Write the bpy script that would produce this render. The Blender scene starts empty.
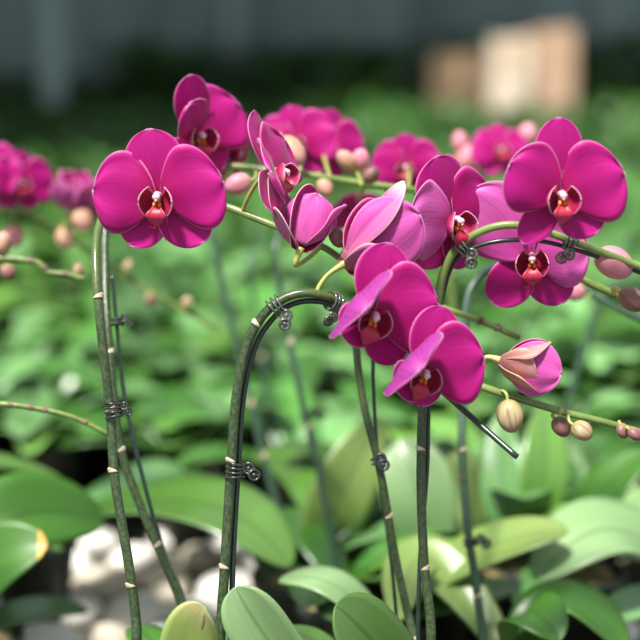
import bpy, math, random
import numpy as np
from mathutils import Vector, Matrix

S = bpy.context.scene
COL = S.collection
PI = math.pi
random.seed(7)

# ------------------------------------------------------------------ camera
CAM_Z = 0.66
PITCH = math.radians(12.0)
FPX = 1506.0
cam_data = bpy.data.cameras.new('camera')
cam_data.sensor_width = 36.0
cam_data.lens = FPX * 36.0 / 640.0
cam_data.clip_start = 0.05
cam_data.clip_end = 200
cam_data.dof.use_dof = True
cam_data.dof.focus_distance = 1.09
cam_data.dof.aperture_fstop = 2.9
cam = bpy.data.objects.new('camera', cam_data)
COL.objects.link(cam)
cam.location = (0, 0, CAM_Z)
cam.rotation_euler = (PI / 2 - PITCH, 0, 0)
S.camera = cam
CR = Vector((1, 0, 0))
CF = Vector((0, math.cos(PITCH), -math.sin(PITCH)))
CU = Vector((0, math.sin(PITCH), math.cos(PITCH)))


def P(px, py, d):
    """a point of the place seen at pixel (px, py), d metres along the view"""
    return Vector((0, 0, CAM_Z)) + d * (CF + CR * ((px - 320) / FPX) + CU * ((320 - py) / FPX))


def CV(x, y, z):
    """right, up, towards the viewer -> world direction"""
    return (CR * x + CU * y - CF * z).normalized()


# ------------------------------------------------------------------ light
S.view_settings.view_transform = 'Standard'
S.view_settings.look = 'None'
S.view_settings.gamma = 1
S.view_settings.use_curve_mapping = False
S.view_settings.exposure = 0.15
world = bpy.data.worlds.new('greenhouse_daylight')
S.world = world
world.use_nodes = True
wn = world.node_tree
wn.nodes.clear()
wo = wn.nodes.new('ShaderNodeOutputWorld')
wb = wn.nodes.new('ShaderNodeBackground')
wb.inputs[0].default_value = (0.86, 0.95, 1.0, 1)
wb.inputs[1].default_value = 0.64
wn.links.new(wb.outputs[0], wo.inputs[0])
sun_data = bpy.data.lights.new('sun', 'SUN')
sun_data.energy = 7.2
sun_data.angle = math.radians(8)
sun_data.color = (1.0, 0.97, 0.90)
sun = bpy.data.objects.new('sun', sun_data)
COL.objects.link(sun)
sdir = Vector((0.25, 0.42, -1.0)).normalized()     # light travels this way
sun.rotation_euler = sdir.to_track_quat('-Z', 'Y').to_euler()


# ------------------------------------------------------------------ helpers
def tag(o, label=None, cat=None, group=None, kind=None):
    if label: o['label'] = label
    if cat: o['category'] = cat
    if group: o['group'] = group
    if kind: o['kind'] = kind
    return o


def empty(name, loc, parent=None):
    o = bpy.data.objects.new(name, None)
    o.empty_display_size = 0.02
    COL.objects.link(o)
    o.location = loc
    return o


def put(name, me, parent=None, M=None):
    """link a mesh; M is the world matrix, parents are translated Empties / meshes"""
    o = bpy.data.objects.new(name, me)
    COL.objects.link(o)
    M = M or Matrix()
    if parent is not None:
        o.parent = parent
        W = parent_world[parent.name] if parent.name in parent_world else Matrix.Translation(parent.location)
        o.matrix_parent_inverse = W.inverted()
    o.matrix_basis = M
    parent_world[o.name] = M
    return o


parent_world = {}


class MB:
    """collects vertices, faces, material slots and uvs for one mesh"""
    def __init__(self):
        self.v = []; self.f = []; self.m = []; self.uv = []

    def add(self, vs, fs, mi=0, uvs=None):
        b = len(self.v)
        self.v.extend([tuple(p) for p in vs])
        for k, f in enumerate(fs):
            self.f.append(tuple(i + b for i in f))
            self.m.append(mi)
        self.uv.extend(uvs if uvs is not None else [(0.5, 0.5)] * len(vs))
        return self

    def mesh(self, name, mats, smooth=True):
        me = bpy.data.meshes.new(name)
        me.from_pydata(self.v, [], self.f)
        for m in mats: me.materials.append(m)
        me.polygons.foreach_set('material_index', self.m)
        me.polygons.foreach_set('use_smooth', [smooth] * len(self.f))
        lay = me.uv_layers.new(name='UVMap')
        vi = np.zeros(len(me.loops), dtype=np.int32)
        me.loops.foreach_get('vertex_index', vi)
        uv = np.array(self.uv, dtype=np.float32)[vi]
        lay.data.foreach_set('uv', uv.ravel())
        me.update()
        return me

    # a curved sheet with real thickness: front = slot a, back = slot b
    def shell(self, G, UV, th, a=0, b=1):
        nu, nv, _ = G.shape
        du = np.gradient(G, axis=0); dv = np.gradient(G, axis=1)
        N = np.cross(du, dv)
        L = np.linalg.norm(N, axis=2, keepdims=True)
        L[L < 1e-12] = 1
        N = N / L
        bad = np.linalg.norm(np.cross(du, dv), axis=2) < 1e-12
        if bad.any():
            mean = N.reshape(-1, 3).mean(0); N[bad] = mean / (np.linalg.norm(mean) + 1e-9)
        B = G - N * th
        uvs = [tuple(x) for x in UV.reshape(-1, 2)]
        fs = []
        for i in range(nu - 1):
            for j in range(nv - 1):
                fs.append((i * nv + j, (i + 1) * nv + j, (i + 1) * nv + j + 1, i * nv + j + 1))
        base = len(self.v)
        self.add(G.reshape(-1, 3), fs, a, uvs)
        self.add(B.reshape(-1, 3), [f[::-1] for f in fs], b, uvs)
        n = nu * nv
        loop = [(i, 0) for i in range(nu)] + [(nu - 1, j) for j in range(1, nv)] + [(i, nv - 1) for i in range(nu - 2, -1, -1)] + [(0, j) for j in range(nv - 2, 0, -1)]
        ids = [i * nv + j for i, j in loop]
        for k in range(len(ids)):
            p, q = ids[k], ids[(k + 1) % len(ids)]
            self.f.append((base + q, base + p, base + n + p, base + n + q))
            self.m.append(b)
        return self

    def tube(self, pts, radii, seg=10, mi=0, cap=True):
        pts = [Vector(p) for p in pts]
        n = len(pts)
        T = []
        for i in range(n):
            a = pts[max(0, i - 1)]; c = pts[min(n - 1, i + 1)]
            T.append((c - a).normalized())
        ref = Vector((0, -1, 0.2))
        if abs(T[0].dot(ref.normalized())) > 0.9: ref = Vector((1, 0, 0))
        nrm = (ref - T[0] * ref.dot(T[0])).normalized()
        vs = []; uvs = []
        acc = 0
        for i in range(n):
            if i: acc += (pts[i] - pts[i - 1]).length
            nrm = (nrm - T[i] * nrm.dot(T[i])).normalized()
            bi = T[i].cross(nrm)
            r = radii[i] if hasattr(radii, '__len__') else radii
            for k in range(seg):
                a = 2 * PI * k / seg
                vs.append(pts[i] + (nrm * math.cos(a) + bi * math.sin(a)) * r)
                uvs.append((acc * 10, k / seg))
        fs = []
        for i in range(n - 1):
            for k in range(seg):
                k2 = (k + 1) % seg
                fs.append((i * seg + k, i * seg + k2, (i + 1) * seg + k2, (i + 1) * seg + k))
        if cap:
            fs.append(tuple(range(seg))[::-1])
            fs.append(tuple((n - 1) * seg + k for k in range(seg)))
        return self.add(vs, fs, mi, uvs)

    def torus(self, c, axis, R, r, su=18, sv=8, mi=0, squash=None):
        axis = Vector(axis).normalized()
        a = axis.orthogonal().normalized(); b = axis.cross(a)
        vs = []; fs = []
        for i in range(su):
            t = 2 * PI * i / su
            d = a * math.cos(t) + b * math.sin(t)
            for j in range(sv):
                s = 2 * PI * j / sv
                vs.append(Vector(c) + d * (R + r * math.cos(s)) + axis * r * math.sin(s))
        for i in range(su):
            for j in range(sv):
                i2 = (i + 1) % su; j2 = (j + 1) % sv
                fs.append((i * sv + j, i2 * sv + j, i2 * sv + j2, i * sv + j2))
        return self.add(vs, fs, mi)

    def blob(self, c, rx, ry, rz, axis=None, seg=12, rings=8, fn=None, mi=0):
        """ellipsoid; axis = direction of its local +Z; fn(theta, phi) scales the radius"""
        q = Vector(axis).to_track_quat('Z', 'Y').to_matrix() if axis is not None else Matrix.Identity(3)
        vs = []; uvs = []
        for i in range(rings + 1):
            th = PI * i / rings
            for k in range(seg):
                ph = 2 * PI * k / seg
                s = fn(th, ph) if fn else 1
                vs.append(Vector(c) + q @ Vector((rx * math.sin(th) * math.cos(ph) * s, ry * math.sin(th) * math.sin(ph) * s, rz * math.cos(th) * (s if fn is None else 1))))
                uvs.append((1 - i / rings, k / seg))
        fs = []
        for i in range(rings):
            for k in range(seg):
                k2 = (k + 1) % seg
                fs.append((i * seg + k, (i + 1) * seg + k, (i + 1) * seg + k2, i * seg + k2))
        return self.add(vs, fs, mi, uvs)

    def box(self, c, sx, sy, sz, R=None, mi=0):
        R = R or Matrix.Identity(3)
        vs = [Vector(c) + R @ Vector((x * sx / 2, y * sy / 2, z * sz / 2)) for x in (-1, 1) for y in (-1, 1) for z in (-1, 1)]
        return self.add(vs, [(0, 1, 3, 2), (4, 6, 7, 5), (0, 4, 5, 1), (2, 3, 7, 6), (0, 2, 6, 4), (1, 5, 7, 3)], mi)


def spline(pts, per=8):
    pts = [Vector(p) for p in pts]
    out = []
    n = len(pts)
    for i in range(n - 1):
        p0 = pts[max(0, i - 1)]; p1 = pts[i]; p2 = pts[i + 1]; p3 = pts[min(n - 1, i + 2)]
        for k in range(per):
            t = k / per
            out.append(0.5 * ((2 * p1) + (p2 - p0) * t + (2 * p0 - 5 * p1 + 4 * p2 - p3) * t * t + (3 * p1 - p0 - 3 * p2 + p3) * t ** 3))
    out.append(pts[-1])
    return out


# ------------------------------------------------------------------ materials
def mat_base(name):
    m = bpy.data.materials.new(name)
    m.use_nodes = True
    m.node_tree.nodes.clear()
    return m, m.node_tree.nodes, m.node_tree.links


def ramp(N, stops):
    r = N.new('ShaderNodeValToRGB')
    e = r.color_ramp.elements
    while len(e) > 1: e.remove(e[-1])
    e[0].position = stops[0][0]; e[0].color = (*stops[0][1], 1)
    for p, c in stops[1:]:
        x = e.new(p); x.color = (*c, 1)
    return r


def sheet_material(name, stops, vein, edge=None, rough=0.45, trans=0.3, tcol=None, vein_scale=30, vein_amt=0.35, coat=0.0, sheen=0.0, spec=0.5, objvar=0.0, mid=None, blotch=None):
    """petals and leaves: uv.x runs base to tip, uv.y across; part of the light passes through"""
    m, N, L = mat_base(name)
    out = N.new('ShaderNodeOutputMaterial')
    pr = N.new('ShaderNodeBsdfPrincipled')
    tr = N.new('ShaderNodeBsdfTranslucent')
    mx = N.new('ShaderNodeMixShader')
    uv = N.new('ShaderNodeUVMap'); uv.uv_map = 'UVMap'
    sep = N.new('ShaderNodeSeparateXYZ')
    L.new(uv.outputs[0], sep.inputs[0])
    base = ramp(N, stops)
    L.new(sep.outputs[0], base.inputs[0])
    # veins: stretched noise
    mp = N.new('ShaderNodeMapping')
    mp.inputs['Scale'].default_value = (1.6, vein_scale, 1)
    L.new(uv.outputs[0], mp.inputs[0])
    nz = N.new('ShaderNodeTexNoise'); nz.inputs['Scale'].default_value = 1.0; nz.inputs['Detail'].default_value = 3
    L.new(mp.outputs[0], nz.inputs['Vector'])
    vr = N.new('ShaderNodeMapRange')
    vr.inputs[1].default_value = 0.45; vr.inputs[2].default_value = 0.68
    vr.inputs[3].default_value = 0.0; vr.inputs[4].default_value = vein_amt
    L.new(nz.outputs[0], vr.inputs[0])
    mc = N.new('ShaderNodeMixRGB'); mc.inputs[2].default_value = (*vein, 1)
    L.new(vr.outputs[0], mc.inputs[0]); L.new(base.outputs[0], mc.inputs[1])
    col = mc.outputs[0]
    # |2v-1|
    ab = N.new('ShaderNodeMath'); ab.operation = 'MULTIPLY_ADD'; ab.inputs[1].default_value = 2; ab.inputs[2].default_value = -1
    L.new(sep.outputs[1], ab.inputs[0])
    aa = N.new('ShaderNodeMath'); aa.operation = 'ABSOLUTE'
    L.new(ab.outputs[0], aa.inputs[0])
    if mid:                                         # the leaf's midrib groove is its own paler / deeper line
        r = N.new('ShaderNodeMapRange'); r.inputs[1].default_value = 0.0; r.inputs[2].default_value = 0.10
        r.inputs[3].default_value = 0.7; r.inputs[4].default_value = 0.0
        L.new(aa.outputs[0], r.inputs[0])
        x = N.new('ShaderNodeMixRGB'); x.inputs[2].default_value = (*mid, 1)
        L.new(r.outputs[0], x.inputs[0]); L.new(col, x.inputs[1]); col = x.outputs[0]
    if edge:
        mxm = N.new('ShaderNodeMath'); mxm.operation = 'MAXIMUM'
        pw = N.new('ShaderNodeMath'); pw.operation = 'POWER'; pw.inputs[1].default_value = 2.2
        L.new(sep.outputs[0], pw.inputs[0])
        L.new(aa.outputs[0], mxm.inputs[0]); L.new(pw.outputs[0], mxm.inputs[1])
        r = N.new('ShaderNodeMapRange'); r.inputs[1].default_value = 0.93; r.inputs[2].default_value = 1.0
        r.inputs[3].default_value = 0.0; r.inputs[4].default_value = 0.6
        L.new(mxm.outputs[0], r.inputs[0])
        x = N.new('ShaderNodeMixRGB'); x.inputs[2].default_value = (*edge, 1)
        L.new(r.outputs[0], x.inputs[0]); L.new(col, x.inputs[1]); col = x.outputs[0]
    if blotch:
        tc = N.new('ShaderNodeTexCoord')
        n2 = N.new('ShaderNodeTexNoise'); n2.inputs['Scale'].default_value = blotch[1]; n2.inputs['Detail'].default_value = 2
        L.new(tc.outputs['Object'], n2.inputs['Vector'])
        r = N.new('ShaderNodeMapRange'); r.inputs[1].default_value = 0.4; r.inputs[2].default_value = 0.65
        r.inputs[3].default_value = 0; r.inputs[4].default_value = blotch[2]
        L.new(n2.outputs[0], r.inputs[0])
        x = N.new('ShaderNodeMixRGB'); x.inputs[2].default_value = (*blotch[0], 1)
        L.new(r.outputs[0], x.inputs[0]); L.new(col, x.inputs[1]); col = x.outputs[0]
    if objvar:
        oi = N.new('ShaderNodeObjectInfo')
        hs = N.new('ShaderNodeHueSaturation')
        r = N.new('ShaderNodeMapRange'); r.inputs[3].default_value = 1 - objvar; r.inputs[4].default_value = 1 + objvar
        L.new(oi.outputs['Random'], r.inputs[0]); L.new(r.outputs[0], hs.inputs['Value'])
        L.new(col, hs.inputs['Color']); col = hs.outputs[0]
    L.new(col, pr.inputs['Base Color'])
    pr.inputs['Roughness'].default_value = rough
    pr.inputs['Specular IOR Level'].default_value = spec
    pr.inputs['Coat Weight'].default_value = coat
    pr.inputs['Coat Roughness'].default_value = 0.3
    pr.inputs['Sheen Weight'].default_value = sheen
    pr.inputs['Sheen Roughness'].default_value = 0.4
    if tcol:
        tr.inputs[0].default_value = (*tcol, 1)
    else:
        L.new(col, tr.inputs[0])
    bp = N.new('ShaderNodeBump'); bp.inputs['Strength'].default_value = 0.25; bp.inputs['Distance'].default_value = 0.0006
    L.new(nz.outputs[0], bp.inputs['Height'])
    L.new(bp.outputs[0], pr.inputs['Normal'])
    mx.inputs[0].default_value = trans
    L.new(pr.outputs[0], mx.inputs[1]); L.new(tr.outputs[0], mx.inputs[2])
    L.new(mx.outputs[0], out.inputs[0])
    return m


def solid(name, col, rough=0.5, var=None, scale=40, spec=0.5, metal=0.0, bump=0.0, stretch=(1, 1, 1), coat=0, alpha=1):
    m, N, L = mat_base(name)
    out = N.new('ShaderNodeOutputMaterial')
    pr = N.new('ShaderNodeBsdfPrincipled')
    pr.inputs['Base Color'].default_value = (*col, 1)
    pr.inputs['Roughness'].default_value = rough
    pr.inputs['Specular IOR Level'].default_value = spec
    pr.inputs['Metallic'].default_value = metal
    pr.inputs['Coat Weight'].default_value = coat
    tc = N.new('ShaderNodeTexCoord')
    mp = N.new('ShaderNodeMapping'); mp.inputs['Scale'].default_value = stretch
    L.new(tc.outputs['Object'], mp.inputs[0])
    nz = N.new('ShaderNodeTexNoise'); nz.inputs['Scale'].default_value = scale; nz.inputs['Detail'].default_value = 4
    L.new(mp.outputs[0], nz.inputs['Vector'])
    if var:
        r = ramp(N, [(0.35, col), (0.65, var)])
        L.new(nz.outputs[0], r.inputs[0]); L.new(r.outputs[0], pr.inputs['Base Color'])
    if bump:
        b = N.new('ShaderNodeBump'); b.inputs['Strength'].default_value = bump; b.inputs['Distance'].default_value = 0.002
        L.new(nz.outputs[0], b.inputs['Height']); L.new(b.outputs[0], pr.inputs['Normal'])
    L.new(pr.outputs[0], out.inputs[0])
    return m


M_PF = sheet_material('petal_front', [(0, (0.38, 0.004, 0.10)), (0.35, (0.46, 0.005, 0.18)), (1, (0.57, 0.014, 0.28))], (0.34, 0.003, 0.14), edge=(0.85, 0.30, 0.60), rough=0.5, trans=0.28, vein_amt=0.45, sheen=0.15, spec=0.25)
M_PB = sheet_material('petal_back', [(0, (0.56, 0.12, 0.28)), (0.3, (0.66, 0.10, 0.42)), (1, (0.74, 0.12, 0.50))], (0.36, 0.03, 0.25), edge=(0.85, 0.45, 0.66), rough=0.5, trans=0.28, vein_amt=0.5, sheen=0.15, spec=0.3)
M_PP = sheet_material('petal_back_pale', [(0, (0.48, 0.15, 0.20)), (0.4, (0.58, 0.12, 0.36)), (0.8, (0.66, 0.20, 0.42)), (1, (0.88, 0.66, 0.60))], (0.36, 0.05, 0.22), edge=(0.9, 0.65, 0.66), rough=0.5, trans=0.2, vein_amt=0.5, sheen=0.15, spec=0.3)
M_PV = sheet_material('petal_back_violet', [(0, (0.42, 0.05, 0.26)), (0.4, (0.34, 0.03, 0.28)), (1, (0.44, 0.06, 0.34))], (0.28, 0.01, 0.20), edge=(0.85, 0.45, 0.66), rough=0.5, trans=0.22, vein_amt=0.7, sheen=0.1, spec=0.3)
M_PL = sheet_material('petal_front_lilac', [(0, (0.58, 0.05, 0.34)), (1, (0.76, 0.16, 0.55))], (0.50, 0.03, 0.32), edge=(0.85, 0.40, 0.68), rough=0.5, trans=0.25, vein_amt=0.5, sheen=0.2, spec=0.3)
M_LIPS = sheet_material('lip_side_lobe', [(0, (0.30, 0.008, 0.03)), (0.6, (0.40, 0.012, 0.09)), (0.85, (0.55, 0.06, 0.2)), (1, (0.85, 0.35, 0.48))], (0.24, 0.004, 0.03), edge=(0.95, 0.60, 0.68), rough=0.4, trans=0.15, vein_scale=14, vein_amt=0.6)
M_LIPM = sheet_material('lip_mid_lobe', [(0, (0.42, 0.02, 0.02)), (0.5, (0.52, 0.02, 0.07)), (1, (0.62, 0.05, 0.20))], (0.40, 0.01, 0.05), edge=(0.75, 0.15, 0.30), rough=0.4, trans=0.15, vein_scale=14, vein_amt=0.5)
M_CALLUS = solid('lip_callus', (0.90, 0.38, 0.04), 0.4, (0.75, 0.12, 0.02), 400)
M_COLUMN = solid('column_flesh', (0.86, 0.36, 0.52), 0.4, (0.92, 0.62, 0.68), 160)
M_CAPW = solid('anther_cap', (0.85, 0.50, 0.62), 0.4)
M_STEM = solid('stem_green', (0.045, 0.10, 0.028), 0.30, (0.022, 0.055, 0.018), 260, bump=0.15, spec=0.6, coat=0.15)
def stem_grad(name, a, a2, b, b2, p0, p1):
    m, N, L = mat_base(name)
    out = N.new('ShaderNodeOutputMaterial'); pr = N.new('ShaderNodeBsdfPrincipled')
    uv = N.new('ShaderNodeUVMap'); uv.uv_map = 'UVMap'
    sp = N.new('ShaderNodeSeparateXYZ'); L.new(uv.outputs[0], sp.inputs[0])
    tc = N.new('ShaderNodeTexCoord'); nz = N.new('ShaderNodeTexNoise'); nz.inputs['Scale'].default_value = 420; nz.inputs['Detail'].default_value = 4
    L.new(tc.outputs['Object'], nz.inputs['Vector'])
    n2 = N.new('ShaderNodeTexNoise'); n2.inputs['Scale'].default_value = 45; n2.inputs['Detail'].default_value = 2
    L.new(tc.outputs['Object'], n2.inputs['Vector'])
    ra = ramp(N, [(0.42, a), (0.60, a2)]); rb = ramp(N, [(0.42, b), (0.60, b2)])
    L.new(nz.outputs[0], ra.inputs[0]); L.new(n2.outputs[0], rb.inputs[0])
    mr = N.new('ShaderNodeMapRange'); mr.inputs[1].default_value = p0; mr.inputs[2].default_value = p1
    L.new(sp.outputs[0], mr.inputs[0])
    mx = N.new('ShaderNodeMixRGB'); L.new(mr.outputs[0], mx.inputs[0]); L.new(ra.outputs[0], mx.inputs[1]); L.new(rb.outputs[0], mx.inputs[2])
    L.new(mx.outputs[0], pr.inputs['Base Color'])
    pr.inputs['Roughness'].default_value = 0.3; pr.inputs['Specular IOR Level'].default_value = 0.6
    b_ = N.new('ShaderNodeBump'); b_.inputs['Strength'].default_value = 0.2; b_.inputs['Distance'].default_value = 0.001
    L.new(nz.outputs[0], b_.inputs['Height']); L.new(b_.outputs[0], pr.inputs['Normal'])
    L.new(pr.outputs[0], out.inputs[0])
    return m


M_STEM = stem_grad('stem_dark_to_olive', (0.022, 0.042, 0.016), (0.060, 0.090, 0.034), (0.20, 0.27, 0.075), (0.13, 0.20, 0.05), 0.52, 0.75)
M_STEMY = solid('stem_olive', (0.17, 0.23, 0.055), 0.38, (0.10, 0.16, 0.04), 220, bump=0.1)
M_STEMB = solid('stem_bluish', (0.05, 0.10, 0.06), 0.35, (0.04, 0.085, 0.055), 220, bump=0.1, coat=0.1)
M_PED = solid('pedicel_yellow_green', (0.42, 0.44, 0.12), 0.4, (0.30, 0.34, 0.09), 200)
M_PEDY = solid('pedicel_cream', (0.66, 0.50, 0.20), 0.4, (0.50, 0.44, 0.14), 200)
M_SCALE = solid('node_scale_tan', (0.70, 0.60, 0.44), 0.55, (0.52, 0.40, 0.27), 300)
M_SCALED = solid('node_scale_brown', (0.10, 0.05, 0.045), 0.6, (0.20, 0.12, 0.08), 300)
M_STAKE = solid('stake_coated_wire', (0.012, 0.024, 0.020), 0.28, (0.02, 0.04, 0.03), 120, spec=0.6)
M_CLIP = solid('clip_smoky_plastic', (0.10, 0.11, 0.095), 0.16, (0.05, 0.06, 0.05), 200, spec=0.8, coat=0.5)
M_CLIPD = solid('clip_black_plastic', (0.018, 0.022, 0.022), 0.25, (0.03, 0.035, 0.035), 200, spec=0.7)
M_BUDA = sheet_material('bud_peach', [(0, (0.55, 0.42, 0.18)), (0.5, (0.62, 0.34, 0.24)), (1, (0.66, 0.30, 0.30))], (0.40, 0.15, 0.14), rough=0.5, trans=0.1, vein_scale=20, vein_amt=0.6)
M_BUDP = sheet_material('bud_pink', [(0, (0.62, 0.34, 0.26)), (0.5, (0.72, 0.27, 0.32)), (1, (0.74, 0.26, 0.40))], (0.55, 0.10, 0.28), rough=0.5, trans=0.1, vein_scale=20, vein_amt=0.5)
M_BUDG = sheet_material('bud_green_tan', [(0, (0.42, 0.36, 0.13)), (0.5, (0.46, 0.38, 0.20)), (1, (0.34, 0.18, 0.15))], (0.22, 0.08, 0.09), rough=0.5, trans=0.05, vein_scale=16, vein_amt=0.8)
M_BUDD = sheet_material('bud_brown', [(0, (0.34, 0.28, 0.12)), (0.4, (0.30, 0.15, 0.12)), (1, (0.16, 0.06, 0.08))], (0.14, 0.04, 0.06), rough=0.5, trans=0.05, vein_scale=16, vein_amt=0.7)
M_SEPG = sheet_material('half_open_sepal', [(0, (0.38, 0.16, 0.16)), (0.5, (0.56, 0.24, 0.20)), (1, (0.62, 0.30, 0.28))], (0.34, 0.08, 0.14), edge=(0.8, 0.55, 0.4), rough=0.5, trans=0.12, vein_scale=20, vein_amt=0.6)


def leafmat(name, a, b, edge=None, trans=0.25, **k):
    k.setdefault('mid', tuple(x * 0.6 for x in a))
    return sheet_material(name, [(0, a), (0.8, b), (1, b)], tuple(x * 0.75 for x in a), edge=edge, rough=k.pop('rough', 0.36), trans=trans, vein_scale=18, vein_amt=0.25, coat=0.35, **k)


M_L1 = leafmat('leaf_green', (0.038, 0.145, 0.018), (0.068, 0.205, 0.032), objvar=0.6, rough=0.27, trans=0.13)
M_L1B = leafmat('leaf_green_under', (0.08, 0.21, 0.04), (0.11, 0.25, 0.05), objvar=0.2, rough=0.5)
M_L2 = leafmat('leaf_pale_green', (0.18, 0.34, 0.12), (0.27, 0.42, 0.19), trans=0.15)
M_L2B = leafmat('leaf_pale_green_under', (0.20, 0.33, 0.13), (0.24, 0.37, 0.16), rough=0.5, trans=0.15)
M_L3 = leafmat('leaf_deep_green', (0.040, 0.15, 0.015), (0.06, 0.19, 0.02))
M_L4 = leafmat('leaf_yellow_green', (0.17, 0.29, 0.055), (0.23, 0.34, 0.09), trans=0.18)
M_L5 = leafmat('leaf_blue_green', (0.080, 0.23, 0.060), (0.17, 0.35, 0.125), objvar=0.55, rough=0.25, trans=0.13)
M_L6 = leafmat('leaf_mid_green', (0.08, 0.21, 0.03), (0.13, 0.28, 0.055), objvar=0.55, rough=0.27, trans=0.13)
M_LY = sheet_material('leaf_yellowing', [(0, (0.20, 0.38, 0.08)), (0.75, (0.42, 0.55, 0.16)), (0.93, (0.70, 0.62, 0.28)), (1, (0.80, 0.58, 0.34))], (0.35, 0.45, 0.10), rough=0.45, trans=0.25, vein_scale=18, vein_amt=0.3, mid=(0.5, 0.5, 0.2))
M_LT = sheet_material('leaf_dark_yellow_tip', [(0, (0.045, 0.16, 0.02)), (0.945, (0.06, 0.18, 0.02)), (0.96, (0.75, 0.45, 0.04)), (1, (0.70, 0.30, 0.05))], (0.03, 0.12, 0.015), rough=0.4, trans=0.2, vein_scale=18, vein_amt=0.2)
M_LSCAR = solid('leaf_scar', (0.10, 0.06, 0.04), 0.7, (0.30, 0.22, 0.14), 300)
M_POT = solid('pot_plastic', (0.020, 0.028, 0.022), 0.5, (0.03, 0.04, 0.03), 60)
M_MOSS = solid('moss_medium', (0.16, 0.13, 0.06), 0.95, (0.30, 0.24, 0.11), 130, bump=1.0)
M_STONE = solid('stone_white', (0.88, 0.86, 0.82), 0.8, (0.74, 0.69, 0.62), 18, bump=0.5)
M_STONE2 = solid('stone_buff', (0.72, 0.64, 0.52), 0.8, (0.44, 0.36, 0.28), 18, bump=0.5)
M_GROUND = solid('greenhouse_ground', (0.045, 0.050, 0.035), 0.95, (0.14, 0.13, 0.10), 30, bump=0.6)
M_WALL = solid('greenhouse_film', (0.17, 0.25, 0.25), 0.6, (0.30, 0.39, 0.39), 1.2, stretch=(5, 1, 0.25))
M_GAPSHADE = solid('painted_gap_shade', (0.012, 0.018, 0.016), 0.8)
M_POST = solid('galvanised_post', (0.26, 0.36, 0.35), 0.5, (0.32, 0.42, 0.41), 6)
M_SHADE = solid('added_shade', (0.02, 0.03, 0.025), 0.9)
M_CARD = solid('cardboard', (0.60, 0.38, 0.26), 0.8, (0.66, 0.44, 0.32), 12)
M_CARDL = solid('cardboard_pale', (0.84, 0.70, 0.56), 0.8, (0.76, 0.60, 0.48), 12)
M_CARDD = solid('cardboard_brown', (0.20, 0.135, 0.085), 0.8, (0.24, 0.16, 0.10), 12)
M_TAPE = solid('packing_tape', (0.60, 0.42, 0.25), 0.3)


# ------------------------------------------------------------------ sheets
def sheet(L, hw, tm=0.55, claw=0.12, p=0.8, elev=0.0, curl=0.0, cup=0.0, skew=0.0, ruffle=0.0, tipcurl=0.0, notch=0.0, seed=0, nu=20, nv=13, fold=0.0, tip_pow=0.5):
    """points of a petal or leaf lying along +X, width along Y, facing +Z"""
    G = np.zeros((nu, nv, 3)); UV = np.zeros((nu, nv, 2))
    rnd = random.Random(seed)
    ph = rnd.random() * 6
    x = z = 0.0
    tp = 0.0
    for i in range(nu):
        s = i / (nu - 1)
        t = math.sin(PI / 2 * s)
        dt = t - tp
        th = elev + curl * (t + tp) / 2 + tipcurl * max(0, t - 0.6) ** 2 * 6
        x += math.cos(th) * dt * L; z += math.sin(th) * dt * L
        tp = t
        if t > tm:
            w = max(0.0, 1 - ((t - tm) / (1 - tm)) ** 2) ** tip_pow
        else:
            w = claw + (1 - claw) * math.sin(PI / 2 * t / tm) ** p
        w = max(w, 0.015) * hw
        nx, nz = -math.sin(th), math.cos(th)
        for j in range(nv):
            v = -1 + 2 * j / (nv - 1)
            y = v * w
            h = cup * (y * y) / hw + fold * abs(y) + ruffle * math.sin(7 * v + ph) * t * (0.3 + abs(v)) * hw * 0.3 + ruffle * math.sin(9 * t + 2 * ph) * abs(v) ** 2 * hw * 0.3
            G[i, j] = (x + nx * h, y + skew * t * L, z + nz * h)
            UV[i, j] = (t, (v * w / hw + 1) / 2 if False else (v + 1) / 2)
    return G, UV


def rot2(G, ang, off=(0, 0, 0)):
    c, s = math.cos(ang), math.sin(ang)
    R = np.array([[c, -s, 0], [s, c, 0], [0, 0, 1]])
    return G @ R.T + np.array(off)


D = math.radians


def frame(n, roll=0.0):
    """orientation with local Z along n, local Y as near as can be to the view's up, turned by roll degrees"""
    z = n.normalized()
    up = CU
    if abs(z.dot(up)) > 0.97: up = -CF
    y = (up - z * up.dot(z)).normalized()
    x = y.cross(z)
    R = Matrix((x, y, z)).transposed()
    return R @ Matrix.Rotation(D(roll), 3, 'Z')


mesh_cache = {}


def cached(key, fn):
    if key not in mesh_cache: mesh_cache[key] = fn()
    return mesh_cache[key]


PETAL = dict(L=0.047, hw=0.034, tm=0.56, claw=0.13, p=0.75, cup=-0.08, ruffle=0.20)
DORSAL = dict(L=0.044, hw=0.020, tm=0.55, claw=0.38, p=0.9, cup=-0.15, ruffle=0.06)
LATERAL = dict(L=0.040, hw=0.018, tm=0.50, claw=0.38, p=0.9, cup=0.1, ruffle=0.06)


def tepal_mesh(kind, ang, off, mats, **kw):
    base = dict({'petal': PETAL, 'dorsal': DORSAL, 'lateral': LATERAL}[kind])
    base.update(kw)
    def make():
        G, UV = sheet(**base)
        mb = MB()
        mb.shell(rot2(G, D(ang), off), UV, 0.0007)
        return mb.mesh('petal' if kind == 'petal' else 'sepal', mats)
    key = (kind, ang, off, tuple(m.name for m in mats), tuple(sorted(base.items())))
    return cached(key, make)


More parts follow.
